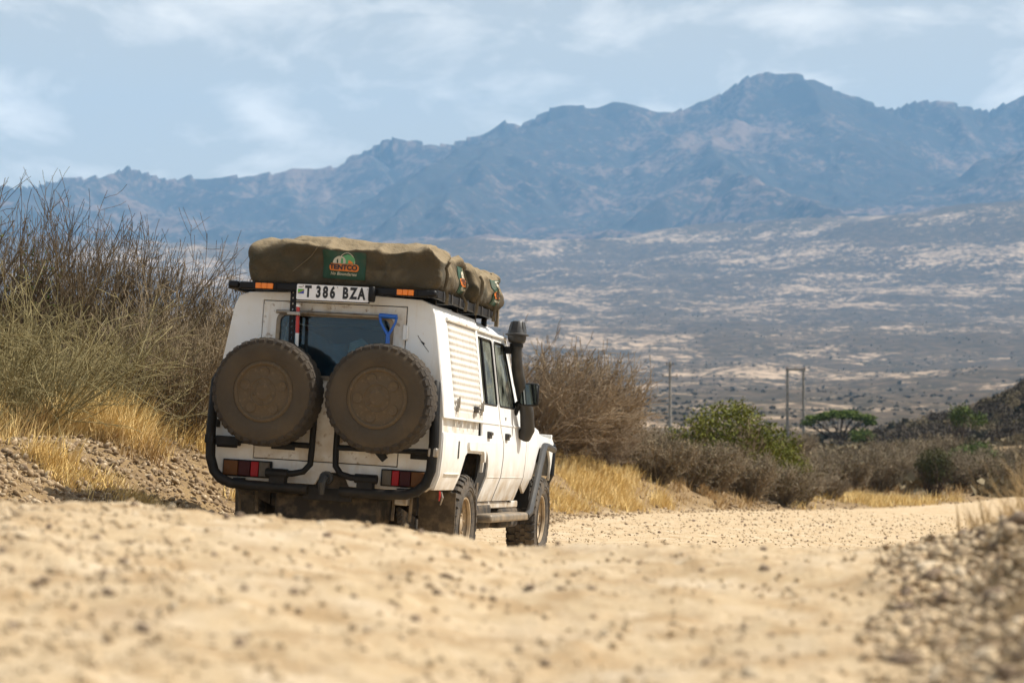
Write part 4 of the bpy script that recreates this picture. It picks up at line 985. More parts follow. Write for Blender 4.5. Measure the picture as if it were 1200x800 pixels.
for x0, x1 in ((-.567, -.432), (.505, .632)):
    q = MB(); q.box(x0 - .02, x1 + .02, YRk0 - .012, YRk0 + .0, 2.047, 2.098); ml = q.build('marker_light', M['blackclean'], rack, bevel=.004)
    for k in range(3):
        w_ = (x1 - x0) / 3; l = MB(); l.box(x0 + k * w_ + .001, x0 + (k + 1) * w_ - .001, YRk0 - .028, YRk0 - .008, 2.052, 2.093); l.build('amber_lens', M['amber'], ml, bevel=.004)
# number plate
PX0, PX1, PZ0, PZ1 = -.248, .300, 1.985, 2.097
q = MB(); q.box(PX0 - .006, PX1 + .006, YRk0 - .022, YRk0 - .012, PZ0 - .006, PZ1 + .006); bk_ = q.build('plate_backing', M['blackclean'], car)
q = MB(); q.sheet(rrect(PX0, PZ0, PX1, PZ1, .010), [], .006, lambda x, z, w: (x, YRk0 - .024 - w, z)); pl = q.build('number_plate', M['plate'], car)
yp = YRk0 - .0245
def put_text(mb, txt, size, cx, cz, mpf, **k):
    V, F = text_mesh(txt, size, **k); mb.add([mpf(cx + v[0], cz + v[1], v[2]) for v in V], F)
pf = lambda x, z, w: (x, yp - w, z)
pcz = (PZ0 + PZ1) / 2 + .001
for ch, cx in (('T', -.160), ('3', -.082), ('8', -.029), ('6', .025), ('B', .122), ('Z', .183), ('A', .244)):
    q = MB(); put_text(q, ch, .112, cx, pcz, lambda x, z, w: (x, yp - .001, z), offset=.0056, sx=.68); q.build('letter' if ch.isalpha() else 'numeral', M['ink'], pl, smooth=False)
fz = pcz + .002; fx0, fx1 = -.238, -.192
q = MB()
q.add([(fx0, yp - .001, fz - .016), (fx1, yp - .001, fz + .017), (fx0, yp - .001, fz + .017)], [(0, 1, 2)], 0)
q.add([(fx0, yp - .001, fz - .016), (fx1, yp - .001, fz - .016), (fx1, yp - .001, fz + .017)], [(0, 1, 2)], 1)
q.add([(fx0, yp - .0016, fz - .016), (fx0, yp - .0016, fz - .008), (fx1, yp - .0016, fz + .017), (fx1, yp - .0016, fz + .009)], [(0, 1, 2, 3)], 2)
q.add([(fx0, yp - .0022, fz - .016), (fx0, yp - .0022, fz - .012), (fx1, yp - .0022, fz + .017), (fx1, yp - .0022, fz + .013)], [(0, 1, 2, 3)], 3)
q.build('flag', [M['flaggreen'], M['flagblue'], M['flagyellow'], M['ink']], pl, smooth=False)
q = MB()
for k in range(5): q.box(fx0 + .004 + k * .006, fx0 + .008 + k * .006, yp - .001, yp, fz + .030, fz + .036)
q.build('small_print', M['ink'], pl, smooth=False)
q = MB()
for x, z in ((.06, PZ1 - .012), (.288, PZ1 - .016), (-.20, PZ1 - .012)): q.lathe([(0, .004), (.004, .003), (.005, 0)], (x, yp, z), (0, -1, 0), 8)
q.build('screw', M['steel'], pl)
q = MB(); q.lathe([(0, -.055), (.02, -.055), (.026, -.045), (.028, 0), (.026, .045), (.02, .055), (0, .055)], (.327, YRk0 - .04, 2.045), (0, 0, 1), 14); q.build('plate_end_cap', M['blackclean'], car)

# --- lift jack and shovel carried on the tail ----------------------------
jk = empty('lift_jack', (0, 0, 0)); jk.matrix_world = car.matrix_world
tag(jk, 'black lift jack with red and white handle, left of the number plate', 'jack')
q = MB(); q.sheet([(-.292, 1.02), (-.256, 1.02), (-.272, 2.108), (-.314, 2.108)], [circ(-.284 + .006 * (1.6 - z) * 0 - .012 * (z - 1.6) / .5, z, .009, 8) for z in np.arange(1.62, 2.09, .042)], .02, lambda x, z, w: (x, -1.185 - w, z), cv=(1.4,)); q.build('jack_bar', M['blackclean'], jk)
q = MB(); q.tube([(-.243, -1.20, 1.935), (-.236, -1.20, 1.74)], .014, 8); q.build('jack_handle', M['jackred'], jk)
q = MB(); q.tube([(-.240, -1.20, 1.952), (-.243, -1.20, 1.932)], .017, 8); q.build('handle_cap', M['paint'], jk); q = MB(); q.tube([(-.236, -1.20, 1.74), (-.228, -1.20, 1.50)], .0135, 8); q.build('handle_sleeve', M['paint'], jk)
q = MB(); q.box(-.315, -.215, -1.235, -1.195, 1.868, 1.895); q.build('jack_clamp', M['steel'], jk, bevel=.005)
sv = empty('shovel', (0, 0, 0)); sv.matrix_world = car.matrix_world
tag(sv, 'blue-handled shovel behind the right spare wheel, only its D-shaped grip showing', 'shovel')
q = MB(); q.tube([(.366, -1.16, 1.902), (.500, -1.16, 1.897)], .017, 10)
q.tube([(.370, -1.16, 1.90), (.378, -1.16, 1.855), (.410, -1.16, 1.80), (.437, -1.16, 1.765), (.440, -1.16, 1.68)], [.011, .0095, .010, .014, .018], 8)
q.tube([(.496, -1.16, 1.895), (.490, -1.16, 1.855), (.464, -1.16, 1.80), (.442, -1.16, 1.765), (.440, -1.16, 1.68)], [.011, .0095, .010, .014, .018], 8); q.build('grip', M['shovel'], sv, angle=60)
q = MB(); q.tube([(.440, -1.16, 1.70), (.448, -1.16, 1.10)], .019, 8); q.build('shaft', M['step'], sv)
q = MB(); q.sheet(rpoly([(.36, .98), (.40, .90), (.448, .87), (.50, .90), (.54, .98), (.54, 1.12), (.36, 1.12)], .02), [], .006, lambda x, z, w: (x, -1.155 - w + .3 * (x - .45) ** 2, z), cu=(.40, .45, .50)); q.build('blade', M['steel'], sv)

# --- roof tents ----------------------------------------------------------
def tent_disp(p, cfg):
    x, y, z = p; X0, X1, Y0, Y1, Z0, Z1, sd = cfg
    u = (x - X0) / (X1 - X0); v = (y - Y0) / (Y1 - Y0); t = (z - Z0) / (Z1 - Z0)
    wr = fbm(x * 3.2, y * 3.2, z * 3.2, 3, sd); fold = 1 - abs(float(vn(x * 5 + 2.0 * z, y * 5 - 1.4 * z, z * 2.2, sd + 5))) * 2.2
    fold2 = 1 - abs(float(vn(x * 9 - 5 * z, y * 9 + 4 * z, z * 4, sd + 9))) * 2.0
    crease = max(0, 1 - abs(float(vn(x * 2.7 + 3.2 * z, y * 2.7 - 2.6 * z, z * 1.2, sd + 13))) * 5.5)
    k = .026 * float(wr) + .022 * fold * (.35 + .65 * t) + .014 * fold2 + .046 * crease * (.25 + .75 * t)
    cx, cy, cz = (X0 + X1) / 2, (Y0 + Y1) / 2, (Z0 + Z1) / 2
    d = Vector(((x - cx) / (X1 - X0), (y - cy) / (Y1 - Y0), (z - cz) / (Z1 - Z0)))
    # normal direction of a box, softened
    nn = Vector((math.copysign(abs(d.x * 2) ** 9, d.x), math.copysign(abs(d.y * 2) ** 9, d.y), math.copysign(abs(d.z * 2) ** 9, d.z)))
    if nn.length < 1e-6: return Vector(p)
    nn.normalize()
    q = Vector(p) + nn * k
    top = max(0, d.z * 2) ** 3
    q.z += top * ((.075 + .02 * math.sin(5.2 * u + sd)) * float(sstep(0, .20, u) * sstep(0, .14, 1 - u)) * float(sstep(0, .36, v) * sstep(0, .3, 1 - v)) + .014 * float(fbm(x * 2, y * 2, 0, 2, sd + 3)))
    lowt = (1 - min(max(t, 0), 1)) ** 2
    q.y += math.copysign(1, -d.y) * abs(d.y * 2) ** 6 * .045 * lowt
    # the sides belly out low down
    q.x += math.copysign(1, d.x) * abs(d.x * 2) ** 4 * .05 * math.sin(PI * min(max(t, 0), 1) ** .7) * (1.3 if d.x > 0 else .4)
    return q
def tent(name, cfg, lab):
    X0, X1, Y0, Y1, Z0, Z1, sd = cfg; r = .030
    root = empty(name, (0, 0, 0)); root.matrix_world = car.matrix_world; tag(root, lab, 'roof tent')
    bm = bmesh.new(); nx, ny, nz = 64, 44, 22
    bmesh.ops.create_cube(bm, size=1.0)
    bm.free()
    V = {}; F = []; verts = []
    def vid(i, j, k):
        key = (i, j, k)
        if key not in V:
            p = Vector((X0 + (X1 - X0) * i / nx, Y0 + (Y1 - Y0) * j / ny, Z0 + (Z1 - Z0) * k / nz))
            c = Vector((min(max(p.x, X0 + r), X1 - r), min(max(p.y, Y0 + r), Y1 - r), min(max(p.z, Z0 + r * .6), Z1 - r)))
            d = p - c
            if d.length > 1e-9: p = c + d.normalized() * min(r, d.length) if d.length > r else p
            V[key] = len(verts); verts.append(tent_disp(p, cfg))
        return V[key]
    for i in range(nx):
        for j in range(ny):
            for k in (0, nz): F.append((vid(i, j, k), vid(i + 1, j, k), vid(i + 1, j + 1, k), vid(i, j + 1, k)))
    for i in range(nx):
        for k in range(nz):
            for j in (0, ny): F.append((vid(i, j, k), vid(i + 1, j, k), vid(i + 1, j, k + 1), vid(i, j, k + 1)))
    for j in range(ny):
        for k in range(nz):
            for i in (0, nx): F.append((vid(i, j, k), vid(i, j + 1, k), vid(i, j + 1, k + 1), vid(i, j, k + 1)))
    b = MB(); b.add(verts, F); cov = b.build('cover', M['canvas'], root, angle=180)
    return root, cov
T1 = (-.605, .735, -1.21, -.22, 2.112, 2.385, 71)
T2 = (-.62, .765, -.06, .88, 2.115, 2.375, 83)
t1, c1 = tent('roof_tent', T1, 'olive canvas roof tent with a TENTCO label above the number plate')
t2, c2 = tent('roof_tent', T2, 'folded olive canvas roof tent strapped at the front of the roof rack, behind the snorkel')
def label_parts(par, cx, cz, wd, hg, toS, tilt=0.0):
    """printed maker's label: toS(u, v, lift) puts label coordinates (metres from its centre) on the cloth"""
    q = MB(); q.sheet(rrect(-wd / 2, -hg / 2, wd / 2, hg / 2, .006), [], .003, lambda u, v, w: toS(u, v, .006 + w), cu=np.linspace(-wd / 2, wd / 2, 16)[1:-1], cv=np.linspace(-hg / 2, hg / 2, 10)[1:-1])
    lb = q.build('maker_label', M['labelgreen'], par, angle=180)
    def flat(nm, m, outer, holes=(), lift=.010):
        q = MB(); q.sheet(outer, holes, .001, lambda u, v, w: toS(u, v, lift + w), cu=np.linspace(-wd / 2, wd / 2, 16)[1:-1], cv=np.linspace(-hg / 2, hg / 2, 10)[1:-1]); return q.build(nm, m, lb, smooth=False)
    flat('orange_band', M['labelorange'], rrect(-.110, -.043, .112, .010, .022), (), .0105)
    flat('leafy_shape', M['labelleaf'], [(-.03, .012), (.075, .012), (.08, .05), (.05, .075), (.02, .08), (-.01, .07), (-.03, .05)], (), .0105)
    flat('tent_shape', M['labelcream'], rpoly([(-.085, .012), (.012, .012), (.008, .045), (-.015, .066), (-.05, .066), (-.075, .045)], .012), [[(-.055, .014), (-.045, .014), (-.048, .05), (-.058, .035)], [(-.028, .014), (-.008, .014), (-.012, .05), (-.026, .054)]], .0125)
    flat('arch_line', M['labelcream'], [(.090 * math.cos(a) * .72 + .018, .012 + .083 * math.sin(a)) for a in np.linspace(0, PI, 14)] + [(.086 * math.cos(a) * .69 + .018, .012 + .078 * math.sin(a)) for a in np.linspace(PI, 0, 14)], (), .0105)
    flat('small_figure', M['labelorange'], [(.03, .014), (.07, .014), (.062, .026), (.045, .036), (.034, .04)], (), .013)
    for txt, sz, v, m, kw, nm in (('TENTCO', .050, -.0165, M['ink'], dict(offset=.0022, sx=1.02), 'brand_lettering'), ('No Boundaries', .033, -.064, M['labelcream'], dict(offset=.0004, sx=.98, shear=.25), 'slogan_lettering')):
        V, F = text_mesh(txt, sz, **kw); q = MB(); q.add([toS(p[0], v + p[1], .0175) for p in V], F); q.build(nm, m, lb, smooth=False, recalc=False)
def on_rear(u, v, w):
    p = tent_disp((.085 + u, T1[2], 2.252 + v - .02 * u), T1); return (p.x, p.y - w, p.z)
label_parts(t1, 0, 0, .325, .200, on_rear)
def on_side(u, v, w):
    p = tent_disp((T2[1], .62 + u, 2.245 + v), T2); return (p.x + w, p.y, p.z)
label_parts(t2, 0, 0, .24, .20, on_side)
def on_side1(u, v, w):
    p = tent_disp((T1[1], -.42 + u, 2.245 + v), T1); return (p.x + w, p.y, p.z)
label_parts(t1, 0, 0, .24, .20, on_side1)
# straps and buckles
for root, cfg, ysx in ((t1, T1, (-.95, -.32)), (t2, T2, (.05, .70))):
    for y in ysx:
        q = MB(); pts = [tent_disp((cfg[1], y, z), cfg) + Vector((.012, 0, 0)) for z in np.linspace(cfg[4] + .03, cfg[5] - .05, 5)]
        pts = [Vector((.805, y + .01, 2.02)), Vector((.815, y, 2.08))] + pts
        q.tube(pts, .012, 6, flat=.25); q.build('strap', M['strap'], root)
q = MB(); q.box(.785, .815, .86, .90, 1.99, 2.30); q.build('rear_strap', M['strap'], t2, bevel=.004)
q = MB(); pts = [tent_disp((x, cfg_y, 2.39), T2) + Vector((0, -.01, .01)) for x, cfg_y in ((.78, .70), (.5, .70))]; q.tube(pts, .015, 6, flat=.3); q.build('strap', M['strap'], t2)
# thin pale diagonal line across the end face of the rear tent
q = MB(); pts = [tent_disp((x, T1[2], z), T1) + Vector((0, -.004, 0)) for x, z in ((-.11, 2.37), (-.17, 2.31), (-.25, 2.24), (-.30, 2.19))]; q.tube(pts, [.005, .004, .004, .002], 5); q.build('diagonal_line', M['strap'], t1)

# ------------------------------------------------------------------ plants
def nrm(a): return a / np.maximum(np.linalg.norm(a, axis=-1, keepdims=True), 1e-9)
def strands(P, Rr, seg=3):
    """P [N,K,3] polylines, Rr [N,K] radii -> tube vertices and quads"""
    N, K, _ = P.shape
    T = np.empty_like(P); T[:, 1:-1] = P[:, 2:] - P[:, :-2]; T[:, 0] = P[:, 1] - P[:, 0]; T[:, -1] = P[:, -1] - P[:, -2]; T = nrm(T)
    ref = np.where(np.abs(T[..., 2:3]) < .9, np.array([0, 0, 1.0]), np.array([1.0, 0, 0]))
    A = nrm(np.cross(T, ref)); B = np.cross(T, A)
    ang = np.arange(seg) * 2 * PI / seg
    V = P[:, :, None] + (A[:, :, None] * np.cos(ang)[None, None, :, None] + B[:, :, None] * np.sin(ang)[None, None, :, None]) * Rr[:, :, None, None]
    base = (np.arange(N) * K * seg)[:, None, None]; i = np.arange(K - 1)[None, :, None] * seg; k = np.arange(seg)[None, None, :]; l = (k + 1) % seg
    F = np.stack([base + i + k, base + i + l, base + i + seg + l, base + i + seg + k], -1).reshape(-1, 4)
    return V.reshape(-1, 3), F
def grow(parents, rad_p, count, tmin, tmax, length, spread, up, rtop, K, r, wob=.12):
    """child strands leaving random points of the parents"""
    N, Kp, _ = parents.shape
    pi = r.integers(0, N, count); t = tmin + (tmax - tmin) * r.random(count) ** .8
    f = t * (Kp - 1); i = np.minimum(f.astype(int), Kp - 2); w = (f - i)[:, None]
    p0 = parents[pi, i] * (1 - w) + parents[pi, i + 1] * w
    d = nrm(parents[pi, i + 1] - parents[pi, i])
    d = nrm(d + spread * r.normal(size=(count, 3)) + np.array([0, 0, up]))
    L = length * (.5 + .8 * r.random(count)) * (1.15 - .5 * t)
    r0 = (rad_p[pi, i] * (1 - w[:, 0]) + rad_p[pi, i + 1] * w[:, 0]) * .72
    P = np.empty((count, K, 3)); P[:, 0] = p0; cur = p0; dd = d
    for q in range(1, K):
        dd = nrm(dd + wob * r.normal(size=(count, 3)) + np.array([0, 0, up * .25])); cur = cur + dd * (L / (K - 1))[:, None]; P[:, q] = cur
    R_ = r0[:, None] * np.linspace(1, 0, K)[None] + rtop * np.linspace(0, 1, K)[None]
    return P, np.maximum(R_, rtop)
def stems(n, height, width, lean, r0, rtop, K, r, base=.12, wob=.09):
    a = r.random(n) * 2 * PI; b = base * np.sqrt(r.random(n))
    p = np.stack([np.cos(a) * b, np.sin(a) * b, np.full(n, -.05)], -1)
    out = np.stack([np.cos(a), np.sin(a), np.zeros(n)], -1)
    tilt = (width / height) * np.sqrt(r.random(n))
    d = nrm(out * tilt[:, None] + np.array([lean[0], lean[1], 1.0]))
    L = height * (.6 + .45 * r.random(n)) * np.sqrt(1 + tilt ** 2 * .6)
    P = np.empty((n, K, 3)); P[:, 0] = p; cur = p
    for q in range(1, K):
        d = nrm(d + wob * r.normal(size=(n, 3)) + np.array([lean[0] * .12, lean[1] * .1, .05])); cur = cur + d * (L / (K - 1))[:, None]; P[:, q] = cur
    R_ = r0 * (.6 + .6 * r.random(n))[:, None] * np.linspace(1, .25, K)[None]
    return P, np.maximum(R_, rtop)
def twig_mesh(name, m, seed, n0, n1, n2, h, w, lean, r0, rtop, l1, l2, s1=.42, s2=.5, up=.25, K=6, wob=.09):
    r = np.random.default_rng(seed)
    A, Ra = stems(n0, h, w, lean, r0, rtop, K + 1, r, base=.14 * w + .05, wob=wob)
    B, Rb = grow(A, Ra, n1, .12, .95, l1, s1, up, rtop, K, r)
    Vs, Fs, o = [], [], 0
    sets = [(A, Ra, 4), (B, Rb, 3)]
    if n2:
        D, Rd = grow(B, Rb, n2, .15, .98, l2, s2, up, rtop * .8, K - 1, r); sets.append((D, Rd, 3))
    for P, R_, sg in sets:
        V, F = strands(P, R_, sg); Vs.append(V); Fs.append(F + o); o += len(V)
    ends = np.concatenate([s[0].reshape(-1, 3) for s in sets[1:]])
    return np_mesh(name, np.concatenate(Vs), np.concatenate(Fs), m, smooth=True), ends
def leaf_mesh(name, m, pts, size, seed, clump=3, jit=.08):
    r = np.random.default_rng(seed); n = len(pts) * clump
    c = np.repeat(pts, clump, 0) + r.normal(size=(n, 3)) * jit
    d = nrm(r.normal(size=(n, 3))); e = nrm(np.cross(d, r.normal(size=(n, 3)))); s = size * (.55 + .9 * r.random(n))[:, None]
    V = np.stack([c - d * s, c + e * s * .42, c + d * s, c - e * s * .42], 1).reshape(-1, 3)
    F = np.arange(n * 4).reshape(n, 4)
    return np_mesh(name, V, F, m)
def crown_pts(n, lobes, r):
    """points through ellipsoid lobes, denser near their skins: list of (centre, radii)"""
    out = []
    wts = np.array([l[1][0] * l[1][1] * l[1][2] for l in lobes]) ** .67; wts = wts / wts.sum()
    for (c, q), w in zip(lobes, wts):
        k = max(4, int(n * w)); d = nrm(r.normal(size=(k, 3))); rad_ = (.35 + .65 * r.random(k) ** .45)
        bump = 1 + .28 * fbm(d[:, 0] * 2.3 + c[0], d[:, 1] * 2.3 + c[1], d[:, 2] * 2.3, 3, 77)
        out.append(np.array(c) + d * (rad_ * bump)[:, None] * np.array(q))
    P = np.concatenate(out); keep = fbm(P[:, 0] * 3.1 / max(.2, lobes[0][1][0]), P[:, 1] * 3.1 / max(.2, lobes[0][1][0]), P[:, 2] * 4 / max(.2, lobes[0][1][2]), 2, 78) > -.22
    return P[keep]
def px(x_px, depth): return (x_px - 600) / FPX * depth
def put(root, x_px, depth, dz=0.0):
    x = px(x_px, depth); root.location = (x, depth, Hs(x, depth) + dz); return root
def bush(name, meshes, x_px, depth, sc, rz, label, cat, group, scz=None, dz=0.0):
    root = empty(name, (0, 0, 0)); put(root, x_px, depth, dz); root.rotation_euler = (0, 0, rz); root.scale = (sc, sc, scz or sc)
    tag(root, label, cat, group)
    for nm, me in meshes: link(nm, me, root)
    return root

# bare thorn bushes on the left bank: three growth forms
dark_a, e_dark = twig_mesh('dark_branches', M['twigdark'], 1, 95, 620, 1500, 2.45, 1.5, (.22, 0), .013, .0036, .95, .46, s1=.46, s2=.55, up=.34, wob=.13)
dark_b, e_dark2 = twig_mesh('dark_branches', M['twigdark'], 2, 80, 560, 1350, 2.2, 1.6, (.62, 0), .012, .0034, .9, .44, s1=.44, s2=.55, up=.26, wob=.13)
pale_a, e_pale = twig_mesh('pale_branches', M['twigpale'], 3, 90, 380, 520, 1.45, 1.7, (.05, -.1), .008, .0036, .85, .45, s1=.5, s2=.7, up=.0, wob=.16)
tan_a, e_tan = twig_mesh('tan_branches', M['twigtan'], 4, 100, 560, 1100, 1.6, .95, (.05, 0), .009, .0034, .6, .34, s1=.65, s2=.8, up=.12, wob=.15)
sub = lambda e, n, s: e[np.random.default_rng(s).choice(len(e), n, replace=False)]
lv_dark = leaf_mesh('sparse_leaves', M['leafgreen'], np.concatenate([np.random.default_rng(5).normal(size=(110, 3)) * np.array([.16, .16, .24]) + np.array([.0, 0, 1.9])]), .028, 6, 2, .03)
lv_pale = leaf_mesh('sparse_leaves', M['leafolive'], sub(e_pale, 900, 7), .016, 8, 1, .02)
lv_tan = leaf_mesh('withered_leaves', M['leafbrown'], sub(e_tan, 350, 9), .016, 10, 1, .02)
GD = 'bare dark thorn bushes on the left bank'
bush('thorn_bush', [('branches', dark_a), ('leaves', lv_dark)], 42, 22.5, .90, .3, 'tall bare dark thorn bush with a small tuft of green leaves, on the left bank', 'bush', GD)
bush('thorn_bush', [('branches', dark_a)], 112, 23.5, .90, 2.1, 'tallest bare dark thorn bush, right of the green-tufted one on the left bank', 'bush', GD)
bush('thorn_bush', [('branches', dark_b)], 165, 23.2, .92, .0, 'bare dark thorn bush leaning right towards the white vehicle', 'bush', GD)
bush('thorn_bush', [('branches', dark_b)], 205, 24.6, .70, .5, 'low bare dark thorn bush just left of the camper shell', 'bush', GD)
bush('thorn_bush', [('branches', dark_a)], -35, 23, .92, 4.0, 'bare dark thorn bush cut by the left edge of the photo', 'bush', GD)
bush('thorn_bush', [('branches', dark_a)], -140, 22, 1.0, 1.0, 'bare dark thorn bush beyond the left edge of the photo', 'bush', GD)
GP = 'pale olive twiggy bushes at the front of the left bank'
bush('broom_bush', [('branches', pale_a)], 18, 18.9, .84, .2, 'pale olive twiggy bush arching over the golden grass, leftmost on the bank', 'bush', GP)
bush('broom_bush', [('branches', pale_a)], 92, 20.0, .72, 2.4, 'pale olive twiggy bush behind the golden grass tuft on the left bank', 'bush', GP)
bush('broom_bush', [('branches', pale_a)], -70, 19, .9, 4.4, 'pale olive twiggy bush cut by the left picture edge', 'bush', GP)
bush('broom_bush', [('branches', pale_a)], 150, 21.5, .62, 1.0, 'pale olive twiggy bush between the grass tufts under the leaning thorn bush', 'bush', GP)
GT = 'dense tan twiggy shrubs beside the vehicle'
bush('twiggy_shrub', [('branches', tan_a), ('leaves', lv_tan)], 205, 21.0, .90, .4, 'dense tan twiggy shrub left of the rear spare wheel', 'shrub', GT)
bush('twiggy_shrub', [('branches', tan_a), ('leaves', lv_tan)], 250, 22.6, .92, 2.0, 'dense tan twiggy shrub partly hidden behind the left spare wheel', 'shrub', GT)
bush('twiggy_shrub', [('branches', tan_a), ('leaves', lv_tan)], 152, 22.2, .90, 4.1, 'dense tan twiggy shrub under the leaning dark thorn bush', 'shrub', GT)
bush('twiggy_shrub', [('branches', tan_a), ('leaves', lv_tan)], 80, 22.6, .95, 5.2, 'dense tan twiggy shrub behind the pale olive bushes on the left bank', 'shrub', GT)
bush('twiggy_shrub', [('branches', tan_a), ('leaves', lv_tan)], 10, 23.0, .95, 3.2, 'dense tan twiggy shrub below the bush with green leaves', 'shrub', GT)

# brown wind-leaning bushes past the bonnet
br_a, e_br = twig_mesh('brown_branches', M['twigbrown'], 11, 150, 850, 1700, 2.1, 1.6, (.62, 0), .014, .0066, .85, .46, s1=.42, s2=.55, up=.10, wob=.12)
lv_br = leaf_mesh('withered_leaves', M['leafbrown'], sub(e_br, 700, 12), .030, 13, 1, .03)
lv_brg = leaf_mesh('green_leaves', M['leafolive'], e_br[(e_br[:, 2] > 1.3) & (e_br[:, 0] > .5)][::3], .034, 14, 1, .04)
GB = 'brown leaning bushes beyond the bonnet'
bush('leaning_bush', [('branches', br_a), ('leaves', lv_br)], 640, 46, 1.10, .0, 'brown leaning dry bush directly behind the side mirror and snorkel', 'bush', GB)
bush('leaning_bush', [('branches', br_a), ('leaves', lv_br)], 684, 50, .72, .35, 'brown leaning dry bush right of the bonnet, over the golden grass', 'bush', GB)
bush('leaning_bush', [('branches', br_a), ('leaves', lv_brg)], 655, 53, 1.02, -.2, 'brown leaning bush with dull green tips, right of the bonnet', 'bush', GB)
bush('leaning_bush', [('branches', br_a), ('leaves', lv_br)], 722, 54, .66, .2, 'low brown leaning bush left of the single utility pole', 'bush', GB, scz=.66)
bush('leaning_bush', [('branches', br_a), ('leaves', lv_br)], 600, 44, 1.1, .0, 'brown leaning bush mostly hidden behind the cab', 'bush', GB)

# grey-brown scrub along the bend, and green bushes
gr_a, e_gr = twig_mesh('grey_branches', M['twiggrey'], 15, 130, 700, 1300, 1.5, 1.5, (.05, 0), .016, .0085, .6, .36, s1=.5, s2=.55, up=.12)
lv_gr = leaf_mesh('withered_leaves', M['leafbrown'], sub(e_gr, 2600, 16), .05, 17, 1, .06)
gr_b, e_gb = twig_mesh('grey_branches', M['twiggrey'], 18, 110, 600, 1100, 1.25, 1.7, (.1, 0), .016, .0085, .55, .34, s1=.6, s2=.6, up=.05)
lv_gb = leaf_mesh('dusty_leaves', M['leafolive'], sub(e_gb, 2200, 19), .05, 20, 1, .07)
GS = 'grey-brown scrub bushes along the road bend'
spots = [(772, 51, .72, 0), (805, 53.5, .80, 1), (838, 55.5, .74, 0), (878, 57.5, .78, 0), (914, 60, .84, 1), (905, 78, 1.15, 0), (945, 84, 1.1, 1), (985, 92, 1.2, 0), (1030, 96, 1.25, 0), (1062, 104, 1.2, 1), (1120, 100, 1.1, 0), (1165, 98, 1.35, 1), (1215, 100, 1.4, 0), (960, 120, 1.3, 0), (1010, 128, 1.4, 1), (1075, 135, 1.5, 0), (1140, 140, 1.5, 0), (1190, 150, 1.7, 1), (760, 70, 1.1, 0), (735, 55, 1.0, 1), (820, 75, 1.2, 1), (1100, 160, 1.6, 0), (890, 140, 1.4, 1), (1045, 170, 1.6, 1), (935, 175, 1.5, 0), (800, 130, 1.4, 0), (745, 120, 1.4, 1), (1260, 90, 1.3, 0)]
names_ = ['first scrub bush past the golden grass, below the pole', 'scrub bush at the road edge under the single pole', 'scrub bush below the yellow-green bush, at its left', 'scrub bush directly in front of the yellow-green bush', 'scrub bush at the right foot of the yellow-green bush', 'scrub bush behind the right flank of the yellow-green bush', 'scrub bush below the two-post pylon', 'scrub bush behind the small round dry shrub', 'scrub bush below the flat-topped tree', 'scrub bush left of the dark roadside tree', 'scrub bush right of the dark roadside tree', 'scrub bush behind the blurred roadside grass', 'scrub bush at the right picture edge', 'scrub bush left below the flat-topped tree trunk', 'scrub bush right below the flat-topped tree trunk', 'scrub bush at the left foot of the dark hill', 'scrub bush at the foot of the dark hill under the green shrubs', 'scrub bush low on the dark hill near the picture edge', 'scrub bush behind the leaning brown bush', 'scrub bush at the right end of the leaning brown bushes', 'scrub bush behind the yellow-green bush', 'scrub bush behind the dark roadside tree', 'scrub bush beyond the yellow-green bush crown', 'scrub bush right behind the flat-topped tree', 'scrub bush at the foot of the two-post pylon', 'far scrub bush at the foot of the single pole', 'far scrub bush left of the single pole', 'scrub bush just past the right picture edge']
for k, ((x, d, sc, v), lb) in enumerate(zip(spots, names_)):
    bush('scrub_bush', [('branches', gr_b), ('leaves', lv_gb)] if v else [('branches', gr_a), ('leaves', lv_gr)], x, d, sc, k * 1.7, 'grey-brown ' + lb, 'bush', GS)
rg = np.random.default_rng(30)
def leafy(name, lf, twigm, seed, n, lobes, leaf, nst, h, w, clump=3):
    r = np.random.default_rng(seed); P = crown_pts(n, lobes, r)
    L = leaf_mesh('foliage', lf, P, leaf, seed + 1, clump, leaf * 1.6)
    T, _ = twig_mesh('branches', twigm, seed + 2, nst, nst * 6, nst * 10, h, w, (0, 0), .03, .009, h * .4, h * .2, s1=.4, s2=.5, up=.3)
    return [('branches', T), ('foliage', L)]
yg = leafy('bush', M['leafyellow'], M['twigbrown'], 31, 5200, [((0, 0, 1.45), (1.25, 1.1, .75)), ((-.9, .1, 1.25), (.75, .7, .55)), ((1.1, -.1, 1.15), (.85, .8, .55)), ((.3, 0, 1.85), (.7, .6, .45)), ((-.3, .1, 1.0), (1.5, 1.2, .5))], .044, 40, 1.7, 1.3)
bush('green_bush', yg, 850, 66, 1.27, .4, 'large yellow-green leafy bush behind the road bend, right of the single pole', 'bush', 'green bushes beyond the road')
bush('green_bush', yg, 902, 70, .84, 2.6, 'smaller yellow-green bush on the right flank of the large one', 'bush', 'green bushes beyond the road')
dk = leafy('bush', M['leafdark'], M['bark'], 41, 3200, [((0, 0, 1.75), (.72, .65, .5)), ((-.35, 0, 1.45), (.5, .5, .38)), ((.38, .1, 1.5), (.5, .5, .42)), ((.05, 0, 1.1), (.7, .6, .4))], .040, 26, 1.7, .7)
bush('small_tree', dk, 1094, 88, .95, .2, 'small dark multi-stemmed tree with a dull green top beside the road', 'tree', None)
gg = leafy('bush', M['leafgreen'], M['bark'], 51, 900, [((0, 0, 1.5), (.9, .8, .45)), ((1.2, 0, 1.3), (.8, .7, .4)), ((-.9, 0, 1.2), (.6, .6, .35))], .10, 14, 1.5, 1.0, 3)
bush('green_shrub', gg, 1128, 140, 1.25, .0, 'bright green shrub at the foot of the dark hill, right of the dark roadside tree', 'shrub', 'green shrubs by the hill')
